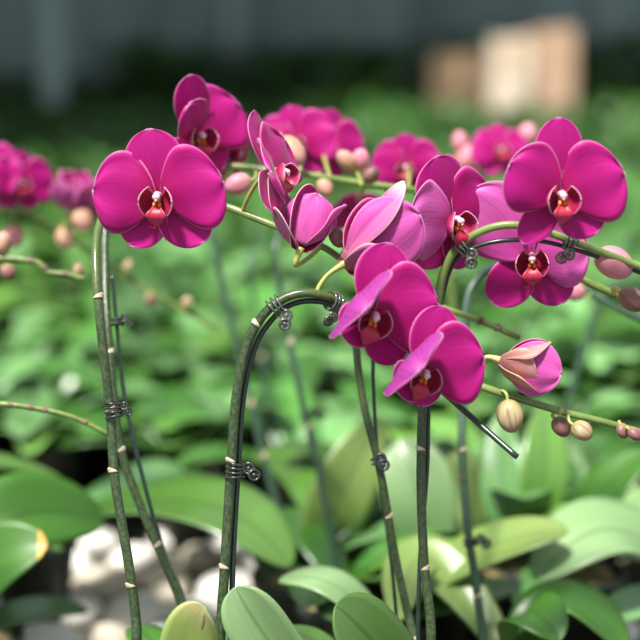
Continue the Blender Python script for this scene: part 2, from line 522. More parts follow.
def lip_mesh(scale=1.0, lod=1):
    def make():
        mb = MB()
        # side lobes stand up beside the column and curl in
        for sgn in (1, -1):
            G, UV = sheet(0.0215, 0.0105, tm=0.6, claw=0.35, p=1, elev=D(12), curl=D(95), cup=0.55, nu=14, nv=9, seed=3)
            # face inward: rotate about X so that the sheet stands upright
            G = rot2(G, D(90 - sgn * 84), (sgn * 0.0022, -0.0030, 0.0015))
            mb.shell(G * scale, UV, 0.0006, 0, 0)
        # mid lobe: forward, broad shoulders and narrowing tip with two tendril points
        nu, nv = 14, 9
        G = np.zeros((nu, nv, 3)); UV = np.zeros((nu, nv, 2))
        for i in range(nu):
            t = i / (nu - 1)
            w = np.interp(t, [0, .2, .42, .55, .8, 1], [.0030, .0036, .0072, .0078, .0040, .0012])
            y = -0.004 - 0.017 * t
            z = 0.003 + 0.010 * math.sin(PI * min(1, t * 0.9)) - 0.002 * t
            for j in range(nv):
                v = -1 + 2 * j / (nv - 1)
                G[i, j] = (v * w, y, z + 0.0035 * v * v * (1 - t) + 0.0012 * (1 - abs(v)))
                UV[i, j] = (t, (v + 1) / 2)
        mb.shell(G[:, ::-1] * scale, UV, 0.0008, 1, 1)
        for sgn in (1, -1):
            mb.tube([Vector((sgn * .0008, -.0205, .0022)) * scale, Vector((sgn * .0026, -.0228, .0048)) * scale, Vector((sgn * .0046, -.0218, .0075)) * scale], [.0006 * scale, .0005 * scale, .0002 * scale], 6, 1)
        # callus: paired orange bumps
        for sx in (-1, 1):
            mb.blob(Vector((sx * .0018, -.0052, .0085)) * scale, .0016 * scale, .0022 * scale, .0026 * scale, seg=8, rings=6, mi=2)
            mb.blob(Vector((sx * .0013, -.0020, .0105)) * scale, .0010 * scale, .0014 * scale, .0016 * scale, seg=8, rings=6, mi=2)
        return mb.mesh('lip', [M_LIPS, M_LIPM, M_CALLUS])
    return cached(('lip', scale), make)


def column_mesh():
    def make():
        mb = MB()
        mb.tube([(0, .0005, -.001), (0, .0015, .004), (0, .0020, .008), (0, .0012, .0115)], [.0034, .0026, .0028, .0024], 12, 0)
        mb.blob((0, .0006, .0125), .0030, .0026, .0024, seg=12, rings=8, mi=1)
        mb.blob((0, -.0016, .0135), .0012, .0016, .0012, seg=8, rings=6, mi=1)
        return mb.mesh('column', [M_COLUMN, M_CAPW])
    return cached('column', make)


def flower(parent, c, n, roll=0, size=1.0, attach=None, pm=None, tepals=None, lip=True, mats=None, name='flower', label=None, lipn=None):
    """one blossom: the pedicel mesh carries petals, sepals, lip and column as sub-parts"""
    R = frame(CV(*n), roll)
    M = Matrix.Translation(c) @ R.to_4x4() @ Matrix.Scale(size, 4)
    z = R @ Vector((0, 0, 1))
    back = Vector(c) - z * 0.004 * size
    if attach is None: attach = back - z * 0.03 * size - Vector((0, 0, 0.01))
    mb = MB()
    mid = back - z * 0.011 * size
    mb.tube(spline([attach, (attach + mid) / 2 + (mid - back) * 0.25, mid, back + z * 0.003], 6), [0.0017] * 12 + [0.0017, 0.0018, 0.0020, 0.0023, 0.0026, 0.0030, 0.0032], 10, 0)
    f = put(name, mb.mesh('flower', [pm or M_PED]), parent)
    if label: f['label'] = label
    mats = mats or [M_PF, M_PB]
    T = tepals or OPEN
    for kind, ang, kw in T:
        kw = dict(kw)
        zo = {'petal': 0.0016, 'dorsal': -0.0012, 'lateral': -0.0030}[kind]
        if kind == 'lateral' and kw.get('elev', 0) < D(12): kw['elev'] = kw.get('elev', 0) - D(10)
        mm = kw.pop('mats', mats)
        me = tepal_mesh(kind, ang, (0.003 * math.cos(D(ang)), 0.003 * math.sin(D(ang)), zo), mm, **kw)
        put('petal' if kind == 'petal' else 'sepal', me, f, M)
    if lip:
        ML = M
        if lipn is not None:
            ML = Matrix.Translation(c) @ frame(CV(*lipn), roll).to_4x4() @ Matrix.Scale(size, 4)
        put('lip', lip_mesh(), f, ML)
        put('column', column_mesh(), f, ML)
    return f


OPEN = [
    ('lateral', -128, dict(elev=D(2), curl=D(6), seed=1)),
    ('lateral', -52, dict(elev=D(2), curl=D(6), seed=2)),
    ('dorsal', 93, dict(elev=D(10), curl=D(-10), seed=3)),
    ('petal', 15, dict(elev=D(14), curl=D(-24), skew=-0.06, seed=4)),
    ('petal', 165, dict(elev=D(14), curl=D(-24), skew=0.06, seed=5)),
]


def bud(parent, c, axis, ln, rad, attach, mat, pm=None, name='bud', pr=0.0012):
    mb = MB()
    axis = Vector(axis).normalized()
    def fn(th, ph):
        return 1 - 0.10 * abs(math.cos(1.5 * ph)) ** 6 * math.sin(th) + 0.06 * math.cos(th) * -1
    mb.blob(c, rad, rad * 0.92, ln / 2, axis, 24, 14, fn, 0)
    b0 = Vector(c) - axis * ln * 0.49
    m1 = b0 - axis * ln * 0.16
    mb.tube(spline([attach, (Vector(attach) + m1) / 2 + (m1 - b0) * 0.5, m1, b0 + axis * ln * 0.06], 5), pr, 8, 1)
    return put(name, mb.mesh('bud', [mat, pm or M_PED]), parent)


def stem(parent, pts, r0, r1, mat, name='flower_stem', per=8, seg=12):
    pp = spline([P(*p) if not isinstance(p, Vector) else p for p in pts], per)
    n = len(pp)
    total = sum((pp[i + 1] - pp[i]).length for i in range(n - 1))
    rad = [r0 + (r1 - r0) * i / (n - 1) for i in range(n)]
    mb = MB(); mb.tube(pp, rad, seg)
    mb.uv = [(u / (10 * total), v) for u, v in mb.uv]
    return put(name, mb.mesh('stem', [mat]), parent), pp


def nearest(pp, px, py):
    """index of the stem point that shows nearest to a pixel"""
    best = None
    for i, p in enumerate(pp):
        q = p - Vector((0, 0, CAM_Z)); d = q.dot(CF)
        x = 320 + q.dot(CR) / d * FPX; y = 320 - q.dot(CU) / d * FPX
        e = (x - px) ** 2 + (y - py) ** 2
        if best is None or e < best[0]: best = (e, i)
    return best[1]


def tangent(pp, i):
    return (pp[min(len(pp) - 1, i + 1)] - pp[max(0, i - 1)]).normalized()


def node_scale(parent, pp, px, py, r, mat=None, side=1, ln=0.0038):
    """the small papery bract that wraps a stem joint"""
    i = nearest(pp, px, py)
    c = pp[i]; t = tangent(pp, i)
    a = (CR * side - CF * 0.9); a = (a - t * a.dot(t)).normalized(); b = t.cross(a)
    nu, nv = 6, 9
    G = np.zeros((nu, nv, 3)); UV = np.zeros((nu, nv, 2))
    for u in range(nu):
        s = u / (nu - 1)
        spread = D(95) * (1 - s ** 1.6)+0.05
        for v in range(nv):
            q = -1 + 2 * v / (nv - 1)
            d = a * math.cos(q * spread) + b * math.sin(q * spread)
            G[u, v] = c + d * (r * (1.03 + 0.16 * s)) + t * (ln * (s - 0.3)) * (1)
            UV[u, v] = (s, v / (nv - 1))
    mb = MB(); mb.shell(G, UV, -0.0004, 0, 0)
    return put('node_scale', mb.mesh('node_scale', [mat or M_SCALE]), parent)


def orchid_clip(c, axis, R, side, mat, label, rings=3, knob=0.0052, group=None):
    axis = Vector(axis).normalized()
    side = Vector(side); side = (side - axis * side.dot(axis)).normalized()
    o = empty('orchid_clip', c)
    tag(o, label, 'plant clip', group or 'spring clips holding flower stems to stakes')
    for k in range(rings):
        mb = MB()
        off = (k - (rings - 1) / 2) * 0.0033
        tilt = (axis + side * 0.10 * (k - 1)).normalized()
        mb.torus(Vector(c) + axis * off + side * 0.0006, tilt, R, 0.00090, 22, 8)
        put('ring', mb.mesh('ring', [mat]), o)
    # the two finger grips: small toothed wheels
    view = (-CF - axis * (-CF).dot(axis)).normalized()
    for k, sh in ((0, 0.0), (1, 1.0)):
        mb = MB()
        cc = Vector(c) + side * (R + knob * (0.75 + 0.9 * sh)) + view * 0.001 + axis * 0.0022 * (1 - 2 * sh)
        ax = (view + side * 0.35 * (1 if sh else -0.4)).normalized()
        mb.torus(cc, ax, knob * 0.72, knob * 0.20, 20, 8)
        mb.blob(cc, knob * 0.36, knob * 0.36, knob * 0.25, ax, 10, 6)
        a = ax.orthogonal().normalized(); b = ax.cross(a)
        for q in range(8):
            d = a * math.cos(q * PI / 4) + b * math.sin(q * PI / 4)
            mb.tube([cc + d * knob * 0.25, cc + d * knob * 0.95], knob * 0.09, 6)
        put('finger_grip', mb.mesh('finger_grip', [mat]), o)
    mb = MB()
    mb.tube([Vector(c) + side * R - axis * 0.0042, Vector(c) + side * (R + 0.0008) , Vector(c) + side * R + axis * 0.0042], 0.0011, 8)
    put('hinge', mb.mesh('hinge', [mat]), o)
    return o


def stake(pts, r, label, mat=None, per=8):
    pp = spline([P(*p) for p in pts], per)
    base = pp[0]
    mb = MB(); mb.tube(pp, r, 10)
    o = put('plant_stake', mb.mesh('plant_stake', [mat or M_STAKE]))
    tag(o, label, 'plant stake', 'wire stakes carrying the flower stems')
    return o, pp


def leaf3(parent, base, mid, tip, hw, mats, face=(0, 0.8, 0.6), fold=0.15, nu=22, nv=9, tm=0.55, claw=0.35, label=None, twist=0.0, droop=0.0):
    """a leaf laid through three points, half width hw metres, its upper side towards face"""
    a, m, t = [Vector(x) if isinstance(x, Vector) else P(*x) for x in (base, mid, tip)]
    ctrl = m * 2 - (a + t) / 2
    N0 = CV(*face)
    G = np.zeros((nu, nv, 3)); UV = np.zeros((nu, nv, 2))
    for i in range(nu):
        s = i / (nu - 1)
        q = math.sin(PI / 2 * s)
        p = a * (1 - q) ** 2 + ctrl * 2 * q * (1 - q) + t * q * q
        tn = ((ctrl - a) * (1 - q) + (t - ctrl) * q).normalized()
        side = tn.cross(N0).normalized() * -1
        if twist: side = Matrix.Rotation(D(twist) * q, 3, tn) @ side
        n = side.cross(tn) * -1
        if n.dot(N0) < 0: n = -n
        if q > tm: w = max(0, 1 - ((q - tm) / (1 - tm)) ** 2.2) ** 0.55
        else: w = claw + (1 - claw) * math.sin(PI / 2 * q / tm)
        w = max(w, 0.02) * hw
        for j in range(nv):
            v = -1 + 2 * j / (nv - 1)
            G[i, j] = p + side * (v * w) + n * (fold * abs(v) ** 1.3 * w)
            UV[i, j] = (q, (v + 1) / 2)
    # front side must face N0
    du = G[1, nv // 2] - G[0, nv // 2]; dv = G[5, -1] - G[5, 0]
    if np.dot(np.cross(du, dv), np.array(N0)) < 0:
        G = G[:, ::-1].copy()
    mb = MB(); mb.shell(G, UV, 0.0016, 0, 1)
    o = put('leaf', mb.mesh('leaf', mats), parent)
    if label: o['label'] = label
    return o


POTS = []


def pot(parent, x, y, h=0.10, r=0.046, z0=0.0):
    POTS.append((x, y))
    mb = MB()
    prof = [(r * 0.72, 0), (r * 0.98, h * 0.9), (r * 1.06, h * 0.9), (r * 1.06, h), (r * 0.96, h), (r * 0.93, h * 0.88), (0.002, h * 0.88)]
    seg = 20
    vs = []; fs = []
    for (rr, zz) in prof:
        for k in range(seg):
            a = 2 * PI * k / seg
            vs.append((x + rr * math.cos(a), y + rr * math.sin(a), z0 + zz))
    for i in range(len(prof) - 1):
        for k in range(seg):
            fs.append((i * seg + k, i * seg + (k + 1) % seg, (i + 1) * seg + (k + 1) % seg, (i + 1) * seg + k))
    fs.append(tuple(range(seg))[::-1])
    mb.add(vs, fs)
    p = put('pot', mb.mesh('pot', [M_POT]), parent)
    mb = MB()
    mb.blob((x, y, z0 + h * 0.9), r * 0.9, r * 0.9, 0.016, seg=16, rings=8)
    put('growing_medium', mb.mesh('growing_medium', [M_MOSS]), parent)
    return p


# ------------------------------------------------------------------ the greenhouse
def structure(name, mb, m):
    o = put(name, mb.mesh(name, m if isinstance(m, list) else [m], smooth=False))
    o['kind'] = 'structure'
    return o


mb = MB(); mb.box((0, 5.5, -0.05), 14, 13, 0.1); structure('floor', mb, M_GROUND)
# far wall: ribbed film
mb = MB()
N_ = 280
vs = []
for k in range(N_):
    x = -7 + 14 * k / (N_ - 1)
    y = 9.6 + 0.035 * math.sin(x * 13.0) + 0.02 * math.sin(x * 31.0 + 1)
    vs += [(x, y, 0.10), (x, y, 3.2), (x, y + 0.05, 0.10), (x, y + 0.05, 3.2)]
fs = []
for k in range(N_ - 1):
    a = 4 * k; b = a + 4
    fs += [(a, b, b + 1, a + 1), (a + 2, a + 3, b + 3, b + 2), (a, a + 2, b + 2, b), (a + 1, b + 1, b + 3, a + 3)]
mb.add(vs, fs); structure('wall_back', mb, M_WALL)
mb = MB(); mb.box((0, 9.58, 0.075), 14, 0.16, 0.15); structure('shade_strip_back', mb, M_GAPSHADE)  # near-black strip standing in for the shadowed gap under the wall
mb = MB(); mb.box((-3.9, 7.8, 3.0), 6.4, 7.6, 0.05); mb.box((3.15, 9.3, 3.0), 7.7, 4.6, 0.05); structure('added_shade_panels', mb, M_SHADE)  # unseen panels added overhead to shade the far rows, further forward at left

for (px, d, w, lab) in ((53, 7.8, 0.115, 'pale grey upright post standing before the far greenhouse wall'), (232, 9.3, 0.07, 'slim grey upright against the far wall, behind the raised pink blossom')):
    c = P(px, 60, d)
    o = empty('greenhouse_post', (c.x, c.y, 0)); tag(o, lab, 'post')
    mb = MB(); mb.box((c.x, c.y, 1.47), w, w * 0.8, 2.94)
    put('post_shaft', mb.mesh('post_shaft', [M_POST], smooth=False), o)
    mb = MB(); mb.box((c.x, c.y, 0.012), w * 1.8, w * 1.6, 0.024)
    put('foot_plate', mb.mesh('foot_plate', [M_POST], smooth=False), o)


def carton(px, y_top, d, w, dp, h0, mat, label, flap=True, yaw=0):
    c = P(px, y_top, d)
    top = c.z
    o = empty('cardboard_carton', (c.x, c.y, 0)); tag(o, label, 'cardboard box', 'cartons standing among the far rows')
    R = Matrix.Rotation(D(yaw), 3, 'Z')
    mb = MB(); mb.box((c.x, c.y + dp / 2, top / 2), w, dp, top, R)
    put('carton_body', mb.mesh('carton_body', [mat], smooth=False), o)
    if flap:
        for s in (-1, 1):
            mb = MB()
            Rf = R @ Matrix.Rotation(D(-s * 8), 3, 'Y')
            mb.box(Vector((c.x, c.y + dp / 2, top + 0.006)) + R @ Vector((s * w * 0.25, 0, 0)), w * 0.5, dp, 0.006, Rf)
            put('flap', mb.mesh('flap', [mat], smooth=False), o)
    mb = MB(); mb.box(Vector((c.x, c.y, top * 0.8)) + R @ Vector((0, -0.004, 0)), 0.05, 0.006, top * 0.35, R)
    put('packing_tape', mb.mesh('packing_tape', [M_TAPE], smooth=False), o)
    return o


carton(461, 55, 7.9, 0.30, 0.25, 0, M_CARDD, 'low brown cardboard carton in shade beside the taller pale carton', yaw=2)
carton(513, 40, 7.5, 0.20, 0.28, 0, M_CARDL, 'pale cream cardboard carton standing between two brown cartons', yaw=-3)
carton(555, 30, 7.75, 0.21, 0.30, 0, M_CARD, 'tallest tan cardboard carton, at the end of the row of cartons', yaw=3)


# ------------------------------------------------------------------ foreground plants
RUN = {}


def plant(label, cx, cy, leaves=True, cat='orchid plant', name='orchid_plant', group='flowering orchid plants with tall stems'):
    """cx, cy: where its pot stands"""
    o = empty(name, (cx, cy, 0))
    tag(o, label, cat, group)
    pot(o, cx, cy)
    return o


def below(px, py, d):
    p = P(px, py, d)
    return p


def crown(px, d, py=690):
    p = P(px, py, d)
    return Vector((p.x, p.y + 0.005, 0.10))


def rosette(o, c, n, seed, mats=None, lmin=0.12, lmax=0.18, avoid=None, hw=0.034, el=(25, 55)):
    r = random.Random(seed)
    for k in range(n):
        a = r.uniform(0, 2 * PI) if avoid is None else avoid[k % len(avoid)] + r.uniform(-.2, .2)
        me = leaf_variants[r.randrange(len(leaf_variants))]
        M = Matrix.Translation(c) @ Matrix.Rotation(a, 4, 'Z') @ Matrix.Scale(r.uniform(lmin, lmax) / 0.2, 4)
        put('leaf', me, o, M)


leaf_variants = []
for k in range(10):
    r = random.Random(100 + k)
    G, UV = sheet(0.2, r.uniform(0.030, 0.040), tm=0.6, claw=0.35, p=0.9, elev=D(r.uniform(35, 72)), curl=D(r.uniform(-95, -55)), fold=0.22, cup=-0.1, skew=r.uniform(-.1, .1), nu=12, nv=7, seed=k, ruffle=0.05)
    mb = MB(); mb.shell(G, UV, 0.0016)
    leaf_variants.append(mb.mesh('leaf', [[M_L1, M_L5, M_L6, M_L1, M_L5][k % 5], M_L1B]))

# ---- plant A: the stem with the big open blossom
cA = crown(138, 1.08)
A = plant('orchid with broad open magenta blossom over its slightly leaning dark stem', cA.x, cA.y)
sA, pA = stem(A, [cA, (137, 655, 1.08), (136, 620, 1.08), (128, 560, 1.08), (115, 480, 1.085), (110, 410, 1.09), (101, 330, 1.09), (96, 270, 1.10), (98, 230, 1.12), (112, 208, 1.14), (150, 200, 1.145), (200, 200, 1.14), (230, 208, 1.13), (255, 218, 1.125), (290, 232, 1.12), (325, 248, 1.12), (345, 262, 1.125)], 0.0038, 0.0026, M_STEM)
for px, py, s in ((133, 581, -1), (110, 474, -1), (109, 408, 1), (95, 300, 1)):
    node_scale(A, pA, px, py, 0.0040, side=s)
flower(A, P(159, 197, 1.075), (-0.06, -0.14, 1), roll=-2, size=0.97, attach=pA[nearest(pA, 150, 200)], tepals=[
    ('lateral', -122, dict(elev=D(2), curl=D(8), seed=1)),
    ('lateral', -42, dict(elev=D(4), curl=D(14), L=0.044, hw=0.020, seed=2)),
    ('dorsal', 99, dict(elev=D(8), curl=D(-10), seed=3, hw=0.0215, L=0.047)),
    ('petal', 22, dict(elev=D(12), curl=D(-22), skew=-0.10, seed=4, L=0.046, hw=0.033)),
    ('petal', 174, dict(elev=D(10), curl=D(-20), skew=0.02, seed=5, L=0.046, hw=0.031)),
])
# edge-on blossom above the arch
flower(A, P(275, 172, 1.10), (0.86, 0.36, 0.36), roll=6, size=0.86, attach=pA[nearest(pA, 243, 213)], lipn=(0.85, -0.1, 0.5), mats=[M_PF, M_PB], tepals=[
    ('lateral', -140, dict(elev=D(5), seed=1, mats=[M_PF, M_PP])), ('lateral', -95, dict(elev=D(2), seed=2, hw=0.023, L=0.042, mats=[M_PF, M_PP])),
    ('dorsal', 92, dict(elev=D(2), curl=D(8), seed=3, L=0.052)),
    ('petal', 40, dict(elev=D(15), curl=D(-15), seed=4, L=0.04)), ('petal', 185, dict(elev=D(28), curl=D(-25), seed=5, L=0.040, hw=0.03))])
# closed, back-turned blossom
HALF = [
    ('lateral', -140, dict(elev=D(40), curl=D(40), seed=1, hw=0.020, L=0.040)),
    ('lateral', -45, dict(elev=D(45), curl=D(40), seed=2, hw=0.020, L=0.040)),
    ('dorsal', 92, dict(elev=D(48), curl=D(45), seed=3, cup=0.35, mats=[M_PF, M_PP])),
    ('petal', 15, dict(elev=D(55), curl=D(40), cup=0.25, seed=4, hw=0.028, L=0.042)),
    ('petal', 165, dict(elev=D(55), curl=D(40), cup=0.25, seed=5, hw=0.028, L=0.042)),
]
flower(A, P(301, 247, 1.09), (0.28, 0.9, -0.08), roll=0, size=0.92, attach=pA[nearest(pA, 322, 246)], tepals=[
    ('dorsal', 95, dict(elev=D(38), curl=D(5), seed=1, hw=0.013, L=0.036, mats=[M_PF, M_PP])),
    ('petal', 160, dict(elev=D(76), curl=D(28), cup=0.35, seed=4, hw=0.021, L=0.042)),
    ('petal', 262, dict(elev=D(52), curl=D(25), cup=0.25, seed=5, hw=0.022, L=0.046)),
    ('lateral', 35, dict(elev=D(72), curl=D(25), seed=2, cup=0.3, hw=0.020, L=0.054, mats=[M_PF, M_PP])),
    ('lateral', 310, dict(elev=D(60), curl=D(20), seed=3, cup=0.3, hw=0.017, L=0.040, mats=[M_PF, M_PP])),
], lip=False)
bud(A, P(337, 237, 1.10), CV(-0.5, 0.8, 0.3), 0.017, 0.0065, pA[nearest(pA, 345, 262)], M_BUDD)
stA, qA = stake([(192, 700, 1.19), (186, 610, 1.19), (165, 555, 1.185), (146, 490, 1.18), (126, 405, 1.18), (117, 330, 1.185), (112, 275, 1.19)], 0.0017, 'thin dark wire stake slanting beside the leaning pair of stems')
i = nearest(pA, 109, 406); orchid_clip(pA[i] + CR * 0.0022, tangent(pA, i), 0.0062, CV(1, 0.1, 0.3), M_CLIPD, 'dark spring clip around the two leaning stems at the side', rings=4, knob=0.0034)
i = nearest(qA, 116, 322); orchid_clip(qA[i], tangent(qA, i), 0.0045, CV(1, 0.1, 0.2), M_CLIPD, 'small dark spring clip high on the leaning stems, under the broad blossom', rings=2, knob=0.0038)
rosette(A, cA, 4, 11, avoid=[-0.4, 1.4, 3.0, 4.4], lmin=0.11, lmax=0.13)

# ---- plant A2: the stem leaning beside it, spray running behind
c2 = crown(194, 1.17)
A2 = plant('orchid whose slanting stem crosses behind the leaning one, spray arching behind blossoms', c2.x, c2.y)
s2, p2 = stem(A2, [c2, (190, 645, 1.17), (180, 600, 1.17), (157, 545, 1.17), (138, 500, 1.17), (121, 450, 1.17), (113, 390, 1.17), (108, 330, 1.18), (105, 270, 1.2), (108, 215, 1.22), (130, 180, 1.25), (165, 163, 1.26), (200, 163, 1.26), (240, 167, 1.25), (300, 174, 1.24), (360, 183, 1.24), (415, 190, 1.24), (470, 198, 1.25), (500, 204, 1.26)], 0.0037, 0.0027, M_STEM)
for px, py, s in ((157, 545, 1), (121, 452, 1), (109, 350, 1)):
    node_scale(A2, p2, px, py, 0.0036, side=s)
flower(A2, P(198, 138, 1.20), (0.42, 0.02, 0.85), roll=4, size=0.90, attach=p2[nearest(p2, 215, 163)], tepals=[
    ('lateral', -128, dict(elev=D(2), seed=1, L=0.028)), ('lateral', -50, dict(elev=D(2), seed=2, L=0.034)),
    ('dorsal', 104, dict(elev=D(30), curl=D(-8), seed=3, L=0.056, hw=0.018)),
    ('petal', 40, dict(elev=D(10), curl=D(-12), seed=4, L=0.046, hw=0.034)), ('petal', 132, dict(elev=D(66), curl=D(-30), seed=5, hw=0.020, L=0.046, mats=[M_PF, M_PB]))])
flower(A2, P(232, 150, 1.27), (0.8, -0.3, 0.2), roll=0, size=0.7, attach=p2[nearest(p2, 225, 166)], mats=[M_PF, M_PF])
bud(A2, P(238, 184, 1.20), CV(-0.8, -0.3, 0.3), 0.023, 0.0095, p2[nearest(p2, 255, 169)], M_BUDP)
flower(A2, P(297, 144, 1.34), (-0.15, 0.0, 1), roll=8, size=0.74, attach=p2[nearest(p2, 300, 174)])
flower(A2, P(326, 146, 1.37), (0.35, -0.1, 1), roll=-10, size=0.72, attach=p2[nearest(p2, 330, 178)])
bud(A2, P(292, 151, 1.22), CV(0.6, -0.8, 0.3), 0.029, 0.0105, p2[nearest(p2, 275, 170)], M_BUDA)
bud(A2, P(346, 160, 1.26), CV(-0.6, 0.6, 0.3), 0.020, 0.008, p2[nearest(p2, 362, 183)], M_BUDA)
bud(A2, P(360, 160, 1.27), CV(0.1, 0.8, 0.3), 0.020, 0.0085, p2[nearest(p2, 364, 183)], M_BUDP)
bud(A2, P(371, 175, 1.22), CV(0.5, 0.6, 0.3), 0.016, 0.0075, p2[nearest(p2, 360, 183)], M_BUDD)
bud(A2, P(325, 187, 1.24), CV(0.3, -0.8, 0.2), 0.018, 0.007, p2[nearest(p2, 318, 176)], M_BUDA)
flower(A2, P(407, 168, 1.36), (-0.25, -0.1, 1), roll=0, size=0.66, attach=p2[nearest(p2, 405, 188)])
flower(A2, P(358, 212, 1.34), (0.1, -0.7, 0.6), roll=30, size=0.55, attach=p2[nearest(p2, 365, 184)])
flower(A2, P(388, 222, 1.37), (0.3, -0.8, 0.5), roll=-30, size=0.45, attach=p2[nearest(p2, 385, 186)])
rosette(A2, c2, 4, 12, avoid=[0.9, 2.2, 3.9, 5.0], lmin=0.10, lmax=0.13)

# ---- plant B: the arching stem in the middle
cB = crown(221, 1.08)
B = plant('orchid with thick arching stem carrying two tilted magenta blossoms', cB.x, cB.y)
sB, pB = stem(B, [cB, (220, 655, 1.08), (222, 610, 1.08), (226, 550, 1.08), (231, 470, 1.08), (236, 400, 1.08), (246, 348, 1.08), (261, 318, 1.08), (281, 300, 1.08), (305, 293, 1.08), (328, 297, 1.085), (350, 308, 1.10), (380, 328, 1.115), (415, 352, 1.12), (450, 372, 1.115), (480, 386, 1.10), (520, 399, 1.10), (560, 411, 1.10), (600, 421, 1.10), (655, 436, 1.11)], 0.0039, 0.0026, M_STEM)
for px, py, s in ((223, 568, -1), (232, 462, -1), (257, 323, -1)):
    node_scale(B, pB, px, py, 0.0041, side=s)
node_scale(B, pB, 562, 411, 0.0030, mat=M_PED, side=1)
node_scale(B, pB, 620, 425, 0.0028, mat=M_PED, side=1)
# blossom C
FACE_R = lambda: [
    ('lateral', -140, dict(elev=D(5), curl=D(10), seed=1)),
    ('lateral', -62, dict(elev=D(2), curl=D(8), seed=2, L=0.036)),
    ('dorsal', 78, dict(elev=D(16), curl=D(12), seed=3, cup=0.25, hw=0.022, L=0.040)),
    ('petal', 12, dict(elev=D(8), curl=D(-16), seed=4, hw=0.033, L=0.047)),
    ('petal', 150, dict(elev=D(42), curl=D(-10), seed=5, hw=0.032, L=0.046, mats=[M_PF, M_PL])),
]
flower(B, P(373, 316, 1.05), (0.16, -0.16, 1), roll=-20, size=0.94, attach=pB[nearest(pB, 385, 332)], tepals=[
    ('lateral', -135, dict(elev=D(15), curl=D(10), seed=1, L=0.026)),
    ('lateral', -40, dict(elev=D(0), curl=D(4), seed=2, L=0.040, hw=0.017)),
    ('dorsal', 98, dict(elev=D(-6), curl=D(4), seed=3, hw=0.021, L=0.052, cup=0.05)),
    ('petal', 32, dict(elev=D(4), curl=D(-14), seed=4, hw=0.036, L=0.047)),
    ('petal', 160, dict(elev=D(2), curl=D(140), seed=5, hw=0.033, L=0.054, cup=0.22, mats=[M_PF, M_PV])),
])
flower(B, P(423, 373, 1.05), (0.18, -0.18, 1), roll=-20, size=0.88, attach=pB[nearest(pB, 440, 366)], tepals=[
    ('lateral', -135, dict(elev=D(15), curl=D(10), seed=1, L=0.024)),
    ('lateral', -62, dict(elev=D(0), curl=D(4), seed=2, L=0.026, hw=0.015)),
    ('dorsal', 94, dict(elev=D(-6), curl=D(4), seed=3, hw=0.020, L=0.052, cup=0.05)),
    ('petal', 36, dict(elev=D(4), curl=D(-14), seed=4, hw=0.035, L=0.048)),
    ('petal', 160, dict(elev=D(2), curl=D(140), seed=5, hw=0.033, L=0.054, cup=0.22, mats=[M_PF, M_PV])),
])
# blossom E seen from behind
flower(B, P(347, 262, 1.085), (0.84, 0.56, -0.14), roll=0, size=1.08, attach=pB[nearest(pB, 318, 293)], lip=False, tepals=[
    ('lateral', -125, dict(elev=D(42), curl=D(32), seed=1, cup=0.3, hw=0.021, L=0.034, mats=[M_PF, M_PP])),
    ('lateral', -40, dict(elev=D(48), curl=D(20), seed=2, hw=0.020, L=0.038, mats=[M_PF, M_PP])),
    ('dorsal', 108, dict(elev=D(56), curl=D(28), seed=3, cup=0.3, hw=0.019, L=0.066, mats=[M_PF, M_PP])),
    ('petal', 20, dict(elev=D(56), curl=D(20), cup=0.15, seed=4, hw=0.026, L=0.052)),
    ('petal', 176, dict(elev=D(62), curl=D(18), cup=0.25, seed=5, hw=0.025, L=0.056)),
])
# half open bud
flower(B, P(503, 361, 1.09), (0.86, -0.18, 0.10), roll=0, size=0.84, attach=pB[nearest(pB, 478, 386)], pm=M_PEDY, lip=False, tepals=[
    ('lateral', -140, dict(elev=D(50), curl=D(48), seed=1, hw=0.021, L=0.036, cup=0.5, mats=[M_SEPG, M_SEPG])),
    ('lateral', -80, dict(elev=D(40), curl=D(55), seed=2, hw=0.021, L=0.044, cup=0.5, mats=[M_SEPG, M_SEPG])),
    ('dorsal', 98, dict(elev=D(40), curl=D(42), seed=3, cup=0.5, hw=0.018, L=0.044, mats=[M_PP, M_SEPG])),
    ('petal', 20, dict(elev=D(58), curl=D(45), cup=0.3, seed=4, hw=0.026, L=0.046, mats=[M_PF, M_PB])),
    ('petal', 186, dict(elev=D(60), curl=D(45), cup=0.3, seed=5, hw=0.024, L=0.050, mats=[M_PF, M_PB])),
])
bud(B, P(510, 416, 1.09), CV(0.15, -1, 0.1), 0.0245, 0.0100, pB[nearest(pB, 500, 392)], M_BUDG, M_PED)
bud(B, P(561, 427, 1.105), CV(0.6, -0.8, 0), 0.0165, 0.0072, pB[nearest(pB, 558, 411)], M_BUDD)
bud(B, P(582, 431, 1.09), CV(0.8, -0.6, 0.3), 0.0165, 0.0078, pB[nearest(pB, 570, 413)], M_BUDG)
bud(B, P(623, 431, 1.10), CV(0.3, -0.8, 0.2), 0.0115, 0.0052, pB[nearest(pB, 620, 426)], M_BUDD)
bud(B, P(635, 434, 1.09), CV(0.6, -0.5, 0.2), 0.0115, 0.0052, pB[nearest(pB, 630, 428)], M_BUDD)
